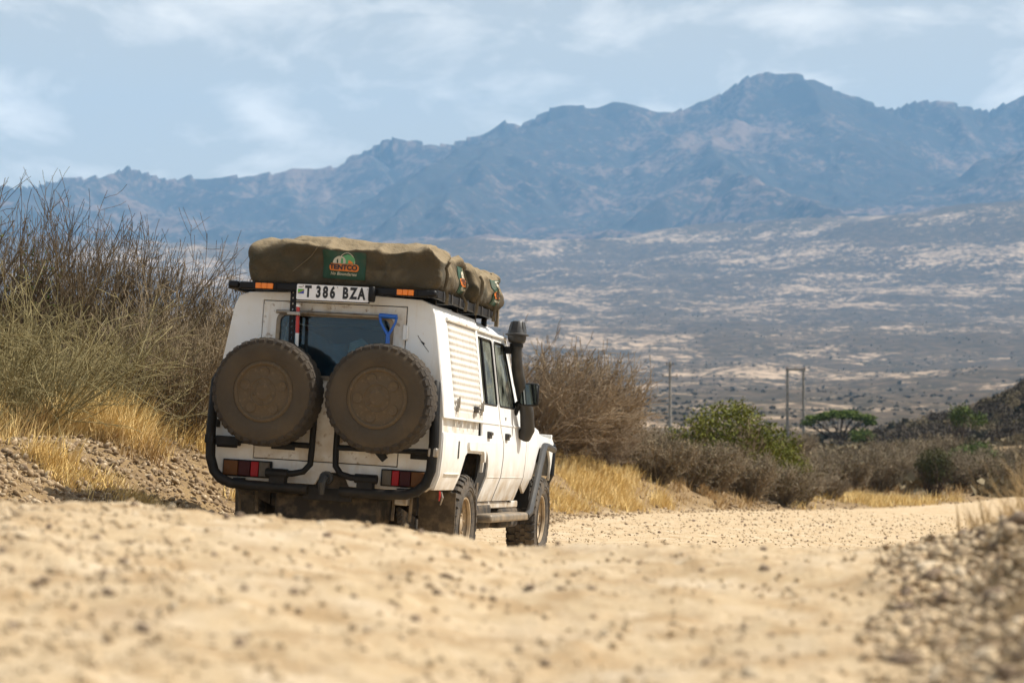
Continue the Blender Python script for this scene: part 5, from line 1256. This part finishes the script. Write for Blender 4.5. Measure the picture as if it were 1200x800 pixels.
bush('green_shrub', gg, 1148, 165, 1.0, 2.0, 'bright green shrub lower right of the other green shrubs', 'shrub', 'green shrubs by the hill')
gt_ = leafy('bush', M['leafgreen'], M['bark'], 55, 520, [((0, 0, 3.5), (.85, .7, .55)), ((1.3, 0, 2.9), (.7, .6, .5)), ((-.4, 0, 2.9), (.55, .5, .35))], .12, 9, 3.1, .8, 3)
bush('green_shrub', gt_, 1127, 185, 1.05, 0, 'thin green tree standing on the lower slope of the dark hill', 'tree', None)
bush('green_shrub', gg, 1008, 215, 1.1, 1.0, 'green shrub below the right side of the flat-topped tree', 'shrub', 'green shrubs by the hill')
bush('green_shrub', gg, 752, 80, .8, 1.0, 'olive green shrub between the leaning brown bush and the pole', 'shrub', 'green shrubs by the hill')
rd = twig_mesh('dense_branches', M['twiggrey'], 57, 150, 700, 900, .75, .75, (0, 0), .012, .009, .3, .2, s1=.5, s2=.6, up=.2)[0]
bush('round_shrub', [('branches', rd)], 972, 70, 1.0, 0, 'small round dry brown shrub standing alone in the roadside grass', 'shrub', 'round dry shrubs at the road edge')
bush('round_shrub', [('branches', rd)], 938, 62, 1.05, 1, 'small dark dry shrub at the road edge left of the lone round shrub', 'shrub', 'round dry shrubs at the road edge')

# flat-topped acacia
ac = empty('acacia_tree', (0, 0, 0)); put(ac, 984, 250); tag(ac, 'flat-topped umbrella acacia tree right of the two-post pylon', 'tree')
b = MB(); r = random.Random(5)
def limb(p, q, r0, r1, n=5, wob=.15):
    p, q = Vector(p), Vector(q); pts = [p.lerp(q, i / n) + (Vector((r.uniform(-wob, wob), r.uniform(-wob, wob), r.uniform(-wob, wob) * .5)) if 0 < i < n else Vector()) for i in range(n + 1)]
    b.tube(pts, [r0 + (r1 - r0) * i / n for i in range(n + 1)], 7); return pts
limb((0, 0, -.3), (.1, 0, 1.5), .30, .24); b2 = [((-2.6, .3, 3.6)), (-1.2, -.5, 3.9), (.4, .6, 4.1), (1.5, -.3, 4.0), (2.7, .4, 3.7), (3.4, 0, 3.2), (-3.4, 0, 3.0)]
for q in b2:
    pts = limb((.1, 0, 1.3), q, .16, .05, 6, .2)
    for k in range(4): limb(pts[3 + k % 3], Vector(q) + Vector((r.uniform(-1, 1), r.uniform(-1, 1), r.uniform(.1, .5))), .06, .02, 4, .12)
b.build('trunk', M['bark'], ac, angle=60)
P = crown_pts(2300, [((0, 0, 4.35), (2.7, 2.2, .30)), ((-2.6, .2, 4.0), (1.5, 1.2, .26)), ((2.7, .2, 4.05), (1.7, 1.3, .28)), ((3.7, 0, 3.5), (.8, .7, .30)), ((-3.7, 0, 3.45), (.8, .7, .26)), ((.5, 0, 4.6), (2.0, 1.5, .22))], np.random.default_rng(60))
link('crown', leaf_mesh('crown', M['leafacacia'], P, .15, 61, 4, .10), ac)

# scrub on the dark hill and over the valley
def shrub_blob(name, m, seed, n=90, hgt=.9):
    r_ = np.random.default_rng(seed); d = nrm(r_.normal(size=(n, 3))); d[:, 2] = np.abs(d[:, 2]) * hgt
    P = d * (.40 + .60 * r_.random(n) ** .5)[:, None] * (1 + .35 * fbm(d[:, 0] * 2, d[:, 1] * 2, d[:, 2] * 2, 2, seed))[:, None]
    return leaf_mesh(name, m, P, .10, seed + 1, 2, .09)
blobs = [shrub_blob('scrub', M[('hillscrub', 'leafbrown', 'hillscrub', 'leafolive')[k]], 90 + k, 300) for k in range(4)]
hs = 0
rg = np.random.default_rng(64)
while hs < 240:
    x, y = rg.uniform(36, 105), rg.uniform(205, 300)
    pxx = 600 + FPX * x / y
    if pxx > 1330 or pxx < 985: continue
    z = Hs(x, y)
    if z < valley(math.hypot(x, y)) + .2 and rg.random() < .75: continue
    o = link('hill_shrub', blobs[(0, 2, 1, 0, 2, 0, 3)[hs % 7]]); o.location = (x, y, z - .15); s_ = rg.uniform(.9, 1.9); o.scale = (s_ * 1.1, s_ * 1.1, s_ * rg.uniform(.8, 1.25)); o.rotation_euler = (0, 0, rg.uniform(0, 6))
    tag(o, 'shrub among many alike covering the dark scrubby hill beyond the road', 'shrub', 'dark shrubs covering the hill'); hs += 1
bv = blobs[0]
def scatter_blobs(name, m, X, Y, Sx, Sz, seed, n=14, label=None):
    r_ = np.random.default_rng(seed); N = len(X); Z = H(X, Y)
    d = nrm(r_.normal(size=(N, n, 3))); d[..., 2] = np.abs(d[..., 2]) * .9
    c = np.stack([X, Y, Z], -1)[:, None] + d * (.3 + .6 * r_.random((N, n, 1))) * np.stack([Sx, Sx, Sz], -1)[:, None]
    u = nrm(r_.normal(size=(N, n, 3))); v = nrm(np.cross(u, r_.normal(size=(N, n, 3)))); s_ = (Sx * .55)[:, None, None]
    V = np.stack([c - u * s_, c + v * s_ * .7, c + u * s_, c - v * s_ * .7], 2).reshape(-1, 3)
    return tag(link(name, np_mesh(name, V, np.arange(len(V)).reshape(-1, 4), m)), kind='stuff')
rg = np.random.default_rng(65); N = 10500
az = rg.uniform(-rad(18), rad(18), N * 2); rr = np.exp(rg.uniform(math.log(230), math.log(5000), N * 2))
X, Y = rr * np.sin(az), rr * np.cos(az); k = fbm(X / 90, Y / 90, 0, 3, 70) > rg.uniform(-.5, .35, N * 2); X, Y = X[k][:N], Y[k][:N]
Sx = rg.uniform(.6, 1.6, len(X)) * np.clip(np.hypot(X, Y) / 900, .8, 1.6)
scatter_blobs('valley_scrub', M['valleyscrub'], X, Y, Sx, Sx * .8, 66)
N = 1500; az = rg.uniform(-rad(3), rad(17), N); rr = np.exp(rg.uniform(math.log(95), math.log(240), N)); X, Y = rr * np.sin(az), rr * np.cos(az)
k = (fbm(X / 14, Y / 14, 0, 3, 72) > rg.uniform(-.5, .3, N)); X, Y = X[k], Y[k]; Sx = rg.uniform(.4, 1.1, len(X))
scatter_blobs('undergrowth', M['leafbrown'], X, Y, Sx, Sx * .9, 67, 26)

# ------------------------------------------------------------------ utility poles
up_ = empty('utility_pole', (0, 0, 0)); put(up_, 785, 240); tag(up_, 'single grey wooden utility pole with short crossarms, standing alone in the scrub', 'utility pole')
b = MB(); b.tube([(0, 0, -.4), (.02, 0, 5), (0, 0, 10.3)], [.19, .17, .14], 10); b.build('pole', M['pole'], up_)
for z, l in ((9.95, .45), (8.6, .85)):
    b = MB(); b.box(-l, l, -.16, -.04, z - .07, z + .07); ca = b.build('crossarm', M['pole'], up_)
    for x in (-l + .08, l - .08):
        b = MB(); b.lathe([(0, 0), (.05, 0), (.07, .05), (.05, .1), (.07, .15), (.04, .2), (0, .22)], (x, -.1, z + .07), (0, 0, 1), 8); b.build('insulator', M['insulator'], ca)
hp_ = empty('utility_pylon', (0, 0, 0)); put(hp_, 932, 260); tag(hp_, 'wooden two-post pylon with one crossbeam on top, left of the flat-topped tree', 'utility pole')
hp_.rotation_euler = (0, 0, .15)
for x in (-1.05, 1.05):
    b = MB(); b.tube([(x, 0, -.4), (x * .98, 0, 5), (x * .96, 0, 10.3)], [.21, .19, .16], 10); b.build('pole', M['pole'], hp_)
b = MB(); b.box(-1.25, 1.25, -.24, -.10, 10.0, 10.28); cb = b.build('crossbeam', M['pole'], hp_)
for x in (-1.1, 0, 1.1):
    b = MB(); b.lathe([(0, 0), (.05, 0), (.07, .05), (.05, .1), (.07, .15), (.04, .2), (0, .22)], (x, -.16, 10.28), (0, 0, 1), 8); b.build('insulator', M['insulator'], cb)

# ------------------------------------------------------------------ grass
def grass(name, m, cx, cy, n_tufts, per, h, spread, lean, seed, wd=.0035, sx=1.0, sy=1.0, tuft=.10, mask=None):
    r_ = np.random.default_rng(seed)
    X = cx + r_.normal(size=n_tufts) * sx; Y = cy + r_.normal(size=n_tufts) * sy
    if mask is not None:
        k = mask(X, Y, r_); X, Y = X[k], Y[k]
    nT = len(X); hh = h * (.5 + .8 * r_.random(nT))
    N = nT * per; bx = np.repeat(X, per) + r_.normal(size=N) * tuft; by = np.repeat(Y, per) + r_.normal(size=N) * tuft
    bz = H(bx, by) - .01; L = np.repeat(hh, per) * (.5 + .7 * r_.random(N))
    a = r_.random(N) * 2 * PI; t = spread * r_.random(N)
    d = np.stack([np.cos(a) * t + lean[0], np.sin(a) * t + lean[1], np.ones(N)], -1); d = nrm(d)
    p0 = np.stack([bx, by, bz], -1); p1 = p0 + d * (L * .55)[:, None]
    d2 = nrm(d + np.stack([lean[0] * .8 + np.cos(a) * t * .5, lean[1] * .5 + np.sin(a) * t * .5, -.15 * np.ones(N)], -1)); p2 = p1 + d2 * (L * .5)[:, None]
    sdv = np.stack([np.cos(a + 1.3), np.sin(a + 1.3), np.zeros(N)], -1) * (wd * (.6 + .8 * r_.random(N)))[:, None]
    V = np.stack([p0 - sdv, p0 + sdv, p1 + sdv * .8, p1 - sdv * .8, p2 + sdv * .2, p2 - sdv * .2], 1).reshape(-1, 3)
    i = (np.arange(N) * 6)[:, None]
    F = np.concatenate([i + np.array([[0, 1, 2, 3]]), i + np.array([[3, 2, 4, 5]])])
    return tag(link(name, np_mesh(name, V, F, m)), kind='stuff')
gp = lambda xp, d: (px(xp, d), d)
on_bank = lambda X, Y, r_: (foot(Y) - X) > .25
for k, (xp, d, nt, per, h, spx, spy, m) in enumerate([
    (95, 19.2, 34, 150, .36, .45, .30, 'grass'), (30, 18.8, 26, 120, .30, .55, .35, 'grasspale'), (140, 19.6, 16, 150, .34, .20, .25, 'grass'),
    (212, 21.0, 12, 130, .34, .16, .25, 'grass'), (240, 21.4, 14, 110, .20, .25, .4, 'grass'), (45, 16.2, 9, 130, .22, .16, .12, 'grass'),
    (85, 16.3, 12, 90, .10, .30, .16, 'grass'), (150, 16.8, 12, 120, .12, .22, .2, 'grass'), (215, 16.6, 14, 110, .13, .25, .25, 'grass'), (-60, 18.5, 40, 120, .32, .6, .6, 'grass')]):
    x, y = gp(xp, d); grass('dry_grass', M[m], x, y, int(nt * 1.2), int(per * .42), h * 1.1, .85, (.30, .0), 200 + k, .0034, spx, spy, .06, on_bank)
# golden slope past the front wheel
def m1(X, Y, r_): s_ = foot(Y) - X; return (s_ > .15) & (s_ < 3.0) & (fbm(X / .7, Y / 1.6, 0, 3, 226) > -.08) & (X < .078 * Y)
x, y = gp(680, 40); grass('dry_grass', M['grass'], x, y, 620, 40, .26, .75, (.22, .05), 221, .0055, 1.0, 3.6, .10, m1)
x, y = gp(735, 46); grass('dry_grass', M['grass'], x, y, 520, 36, .28, .75, (.22, .05), 222, .0062, 1.3, 4.0, .12, m1)
x, y = gp(830, 54); grass('dry_grass', M['grasspale'], x, y, 260, 26, .22, .8, (.2, .05), 227, .007, 2.2, 3.0, .12, lambda X, Y, r_: (foot(Y) - X > .1) & (foot(Y) - X < 2.2))
# verge at the bend
def m2(X, Y, r_): s_ = foot(Y) - X; return (s_ > .2) & (s_ < 7) & (fbm(X / 2.2, Y / 2.2, 0, 2, 223) > .08)
for k, (xp, d, sx, sy) in enumerate(((965, 68, 2.0, 4), (1040, 72, 3.5, 5), (1120, 80, 4, 5), (1000, 78, 4, 5))):
    x, y = gp(xp, d); grass('dry_grass', M['grass'], x, y, 330, 24, .30, .75, (.2, .0), 230 + k, .011, sx, sy, .2, m2)
x, y = gp(1010, 95); grass('dry_grass', M['grasspale'], x, y, 600, 26, .45, .6, (.15, 0), 240, .014, 12, 14, .3, lambda X, Y, r_: foot(Y) - X > 2)
# out-of-focus grass by the camera at the right
for k, (x, y, h, nt) in enumerate(((1.64, 6.2, .19, 9), (1.76, 6.5, .27, 13), (1.55, 6.3, .09, 6), (2.0, 6.4, .34, 14), (1.82, 7.2, .27, 10))):
    grass('roadside_grass', M['grasspale'], x, y, nt, 90, h, .8, (-.12, 0), 250 + k, .0018, .09, .25, .07)

# ------------------------------------------------------------------ stones and gravel
def ico(sub_, seed, flat=.7, ang=.30):
    bm = bmesh.new(); bmesh.ops.create_icosphere(bm, subdivisions=sub_, radius=1.0); r_ = random.Random(seed)
    pl_ = [(Vector((r_.gauss(0, 1), r_.gauss(0, 1), r_.gauss(0, 1))).normalized(), r_.uniform(.38, .86)) for _ in range(11)]
    for v in bm.verts:
        p = v.co.copy(); p *= 1 + ang * .4 * float(fbm(p.x * 1.4, p.y * 1.4, p.z * 1.4, 2, seed))
        for nn_, q in pl_:                     # broken faces
            e = p.dot(nn_) - q
            if e > 0: p -= nn_ * e * .92
        v.co = Vector((p.x * r_.uniform(.98, 1.02), p.y * .8, p.z * flat))
    V = np.array([v.co for v in bm.verts]); bm.verts.index_update(); F = np.array([[v.index for v in f.verts] for f in bm.faces]); bm.free(); return V, F
def gravel(name, m, X, Y, size, seed, sub_=1, sink=.25):
    r_ = np.random.default_rng(seed); N = len(X); shapes = [ico(sub_, seed + k) for k in range(5)]
    Z = H(X, Y); Vs, Fs, o = [], [], 0
    for k, (V, F) in enumerate(shapes):
        idx = np.arange(N)[k::5]; n_ = len(idx)
        if not n_: continue
        a = r_.random(n_) * 2 * PI; c, s_ = np.cos(a), np.sin(a); tl = r_.normal(size=n_) * .5
        v = V[None] * np.stack([np.ones(n_), r_.uniform(.75, 1.15, n_), r_.uniform(.65, 1.1, n_)], -1)[:, None]
        ct, st_ = np.cos(tl)[:, None], np.sin(tl)[:, None]; v = np.stack([v[..., 0] * ct - v[..., 2] * st_, v[..., 1], v[..., 0] * st_ + v[..., 2] * ct], -1)
        v = np.stack([v[..., 0] * c[:, None] - v[..., 1] * s_[:, None], v[..., 0] * s_[:, None] + v[..., 1] * c[:, None], v[..., 2]], -1) * size[idx][:, None, None]
        v = v + np.stack([X[idx], Y[idx], Z[idx] + size[idx] * (.55 - sink)], -1)[:, None]
        Vs.append(v.reshape(-1, 3)); Fs.append((F[None] + (np.arange(n_) * len(V))[:, None, None]).reshape(-1, 3) + o); o += n_ * len(V)
    return tag(link(name, np_mesh(name, np.concatenate(Vs), np.concatenate(Fs), m)), kind='stuff')
rg = np.random.default_rng(300)
def ray_area(n, d0, d1, p0, p1, seed, pw=1.0):
    r_ = np.random.default_rng(seed); d = np.exp(math.log(d0) + (math.log(d1) - math.log(d0)) * r_.random(n) ** pw); xp = r_.uniform(p0, p1, n); return (xp - 600) / FPX * d, d
# left bank
X, Y = ray_area(31000, 14.5, 27, -120, 300, 301); s_ = foot(Y) - X; k = (s_ > -.2) & (s_ < 3.6); X, Y = X[k], Y[k]
gravel('bank_gravel', M['bankgravel'], X, Y, .006 + .055 * rg.random(len(X)) ** 6.0, 302, 1, .4)
# road past the vehicle
X, Y = ray_area(13000, 15, 62, 560, 1180, 303); s_ = X - foot(Y); k = s_ > -.3; X, Y = X[k], Y[k]
gravel('road_gravel', M['gravel'], X, Y, (.005 + .024 * rg.random(len(X)) ** 5.5) * np.clip(Y / 26, .8, 1.8), 304, 1)
X, Y = ray_area(320, 18, 50, 640, 1100, 323); k = X - foot(Y) > .2; X, Y = X[k], Y[k]
gravel('road_gravel', M['stonedark'], X, Y, (.012 + .026 * rg.random(len(X)) ** 3) * np.clip(Y / 28, .8, 1.5), 324, 1)
# slope past the front wheel
X, Y = ray_area(9000, 21, 62, 600, 930, 305); s_ = foot(Y) - X; k = (s_ > -.4) & (s_ < 2.6); X, Y = X[k], Y[k]
gravel('bank_gravel', M['bankgravel'], X, Y, .014 + .05 * rg.random(len(X)) ** 3, 306)
X, Y = ray_area(2500, 48, 95, 830, 1180, 307); s_ = foot(Y) - X; k = (s_ > -.3) & (s_ < 2.5); X, Y = X[k], Y[k]
gravel('bank_gravel', M['bankgravel'], X, Y, .03 + .07 * rg.random(len(X)) ** 3, 308)
# foreground hump
X, Y = ray_area(12000, 2.4, 7.5, -80, 1300, 309, .75); k = rg.random(len(X)) < np.where(X < -.25 * Y * .62, 1.0, .35)
X, Y = X[k], Y[k]; gravel('loose_gravel', M['gravel'], X, Y, .003 + .012 * rg.random(len(X)) ** 3.6, 310, 1)
# rubble berm at the right: small pieces
r_ = np.random.default_rng(311); n_ = 8000; Y = r_.uniform(2.6, 6.6, n_); X = .47 + .19 * (Y - 3) + np.abs(r_.normal(size=n_)) * .45; k = r_.random(n_) < sstep(.0, .2, X - .48 - .19 * (Y - 3) + .06)
X, Y = X[k], Y[k]; h_ = int(len(X) * .72)
gravel('rubble_chips', M['gravel'], X[:h_], Y[:h_], .005 + .018 * r_.random(h_) ** 2.6, 312, 1); gravel('rubble_chips', M['bankgravel'], X[h_:], Y[h_:], .005 + .018 * r_.random(len(X) - h_) ** 2.6, 313, 1)
# stones one can tell apart
shp = []
for k in range(10):
    V, F = ico(2, 400 + k, .62, .9); shp.append((V, F))
stone_me = {mm: [np_mesh('stone', V, F, M[mm], smooth=False) for V, F in shp] for mm in ('stone', 'stonedark', 'stonepale')}
def stone(x, y, sz, mm, lab, group, r_):
    o = link('stone', stone_me[mm][int(r_.integers(0, 10))]); s_ = sz * r_.uniform(.65, 1.35, 3)
    o.scale = tuple(s_); o.rotation_euler = (r_.normal() * .35, r_.normal() * .35, r_.uniform(0, 6.28)); o.location = (x, y, Hs(x, y) + sz * .12)
    return tag(o, lab, 'stone', group)
r_ = np.random.default_rng(401)
named = [(200, 590, 6.0, .030, 'stonepale', 'pale rounded stone on the crest in front of the left rear wheel'), (160, 588, 5.6, .022, 'stonepale', 'pale stone on the crest left of the rounded pale one'),
         (375, 604, 6.1, .026, 'stonepale', 'pale stone on the crest below the tow hook'), (30, 586, 5.8, .026, 'stonepale', 'pale stone at the far left end of the crest'),
         (894, 667, 4.9, .018, 'stonedark', 'dark stone lying alone below the empty road, right of the front wheel'), (344, 696, 4.2, .014, 'stonedark', 'lone dark stone low on the hump under the left spare wheel'),
         (512, 695, 4.2, .013, 'stonedark', 'lone dark stone low on the hump under the right bumper end'), (190, 718, 3.9, .014, 'stonedark', 'dark stone lowest on the left part of the hump'),
         (578, 705, 4.0, .013, 'stonedark', 'dark stone on the hump straight below the rear wheel'), (894, 645, 5.4, .014, 'stonedark', 'small dark stone at the edge of the hump before the empty road'),
         (124, 676, 4.6, .014, 'stonedark', 'dark stone on the left slope of the hump'), (655, 690, 4.4, .012, 'stonedark', 'dark stone on the hump below the front wheel'),
         (880, 792, 3.05, .024, 'stonepale', 'pale blurred stone at the bottom edge of the photo')]
def ground_at(xp, yp, d):
    k = (yp - 440) / FPX
    ds = np.linspace(2.2, 7.5, 300); xs = (xp - 600) / FPX * ds; e = (H(xs, ds) - (CZ - k * ds)); i = np.argmax(e > 0)
    return (xs[i], ds[i]) if e[i] > 0 else ((xp - 600) / FPX * d, d)
for xp, yp, d, sz, mm, lab in named:
    x, y = ground_at(xp, yp, d) if yp > 630 else (px(xp, d), d)
    stone(x, y, sz, mm, lab, 'stones on the foreground hump', r_)
for k in range(110):
    d = math.exp(r_.uniform(math.log(3.2), math.log(6.4))); xp = r_.uniform(-40, 300) if k < 66 else r_.uniform(300, 960)
    mm = ('stone', 'stonedark', 'stonedark', 'stonepale')[k % 4]
    stone(px(xp, d), d, r_.uniform(.006, .019), mm, {'stone': 'tan stone, small and half sunk in the foreground hump', 'stonedark': 'dark brown stone, small and half sunk in the foreground hump', 'stonepale': 'pale stone, small and half sunk in the foreground hump'}[mm], 'stones on the foreground hump', r_)
n_ = 0
while n_ < 235:
    y = 2.8 + 3.4 * r_.random() ** .9; x = .54 + .19 * (y - 3) + abs(r_.normal()) * .40
    if 600 + FPX * x / y > 1290: continue
    mm = ('stone', 'stonepale', 'stonedark', 'stone', 'stonedark')[n_ % 5]
    stone(x, y, .009 + .034 * r_.random() ** 2.6, mm, {'stone': 'tan stone in the loose rubble berm at the right front', 'stonedark': 'dark brown stone in the loose rubble berm at the right front', 'stonepale': 'pale stone in the loose rubble berm at the right front'}[mm], 'stones of the rubble berm', r_); n_ += 1
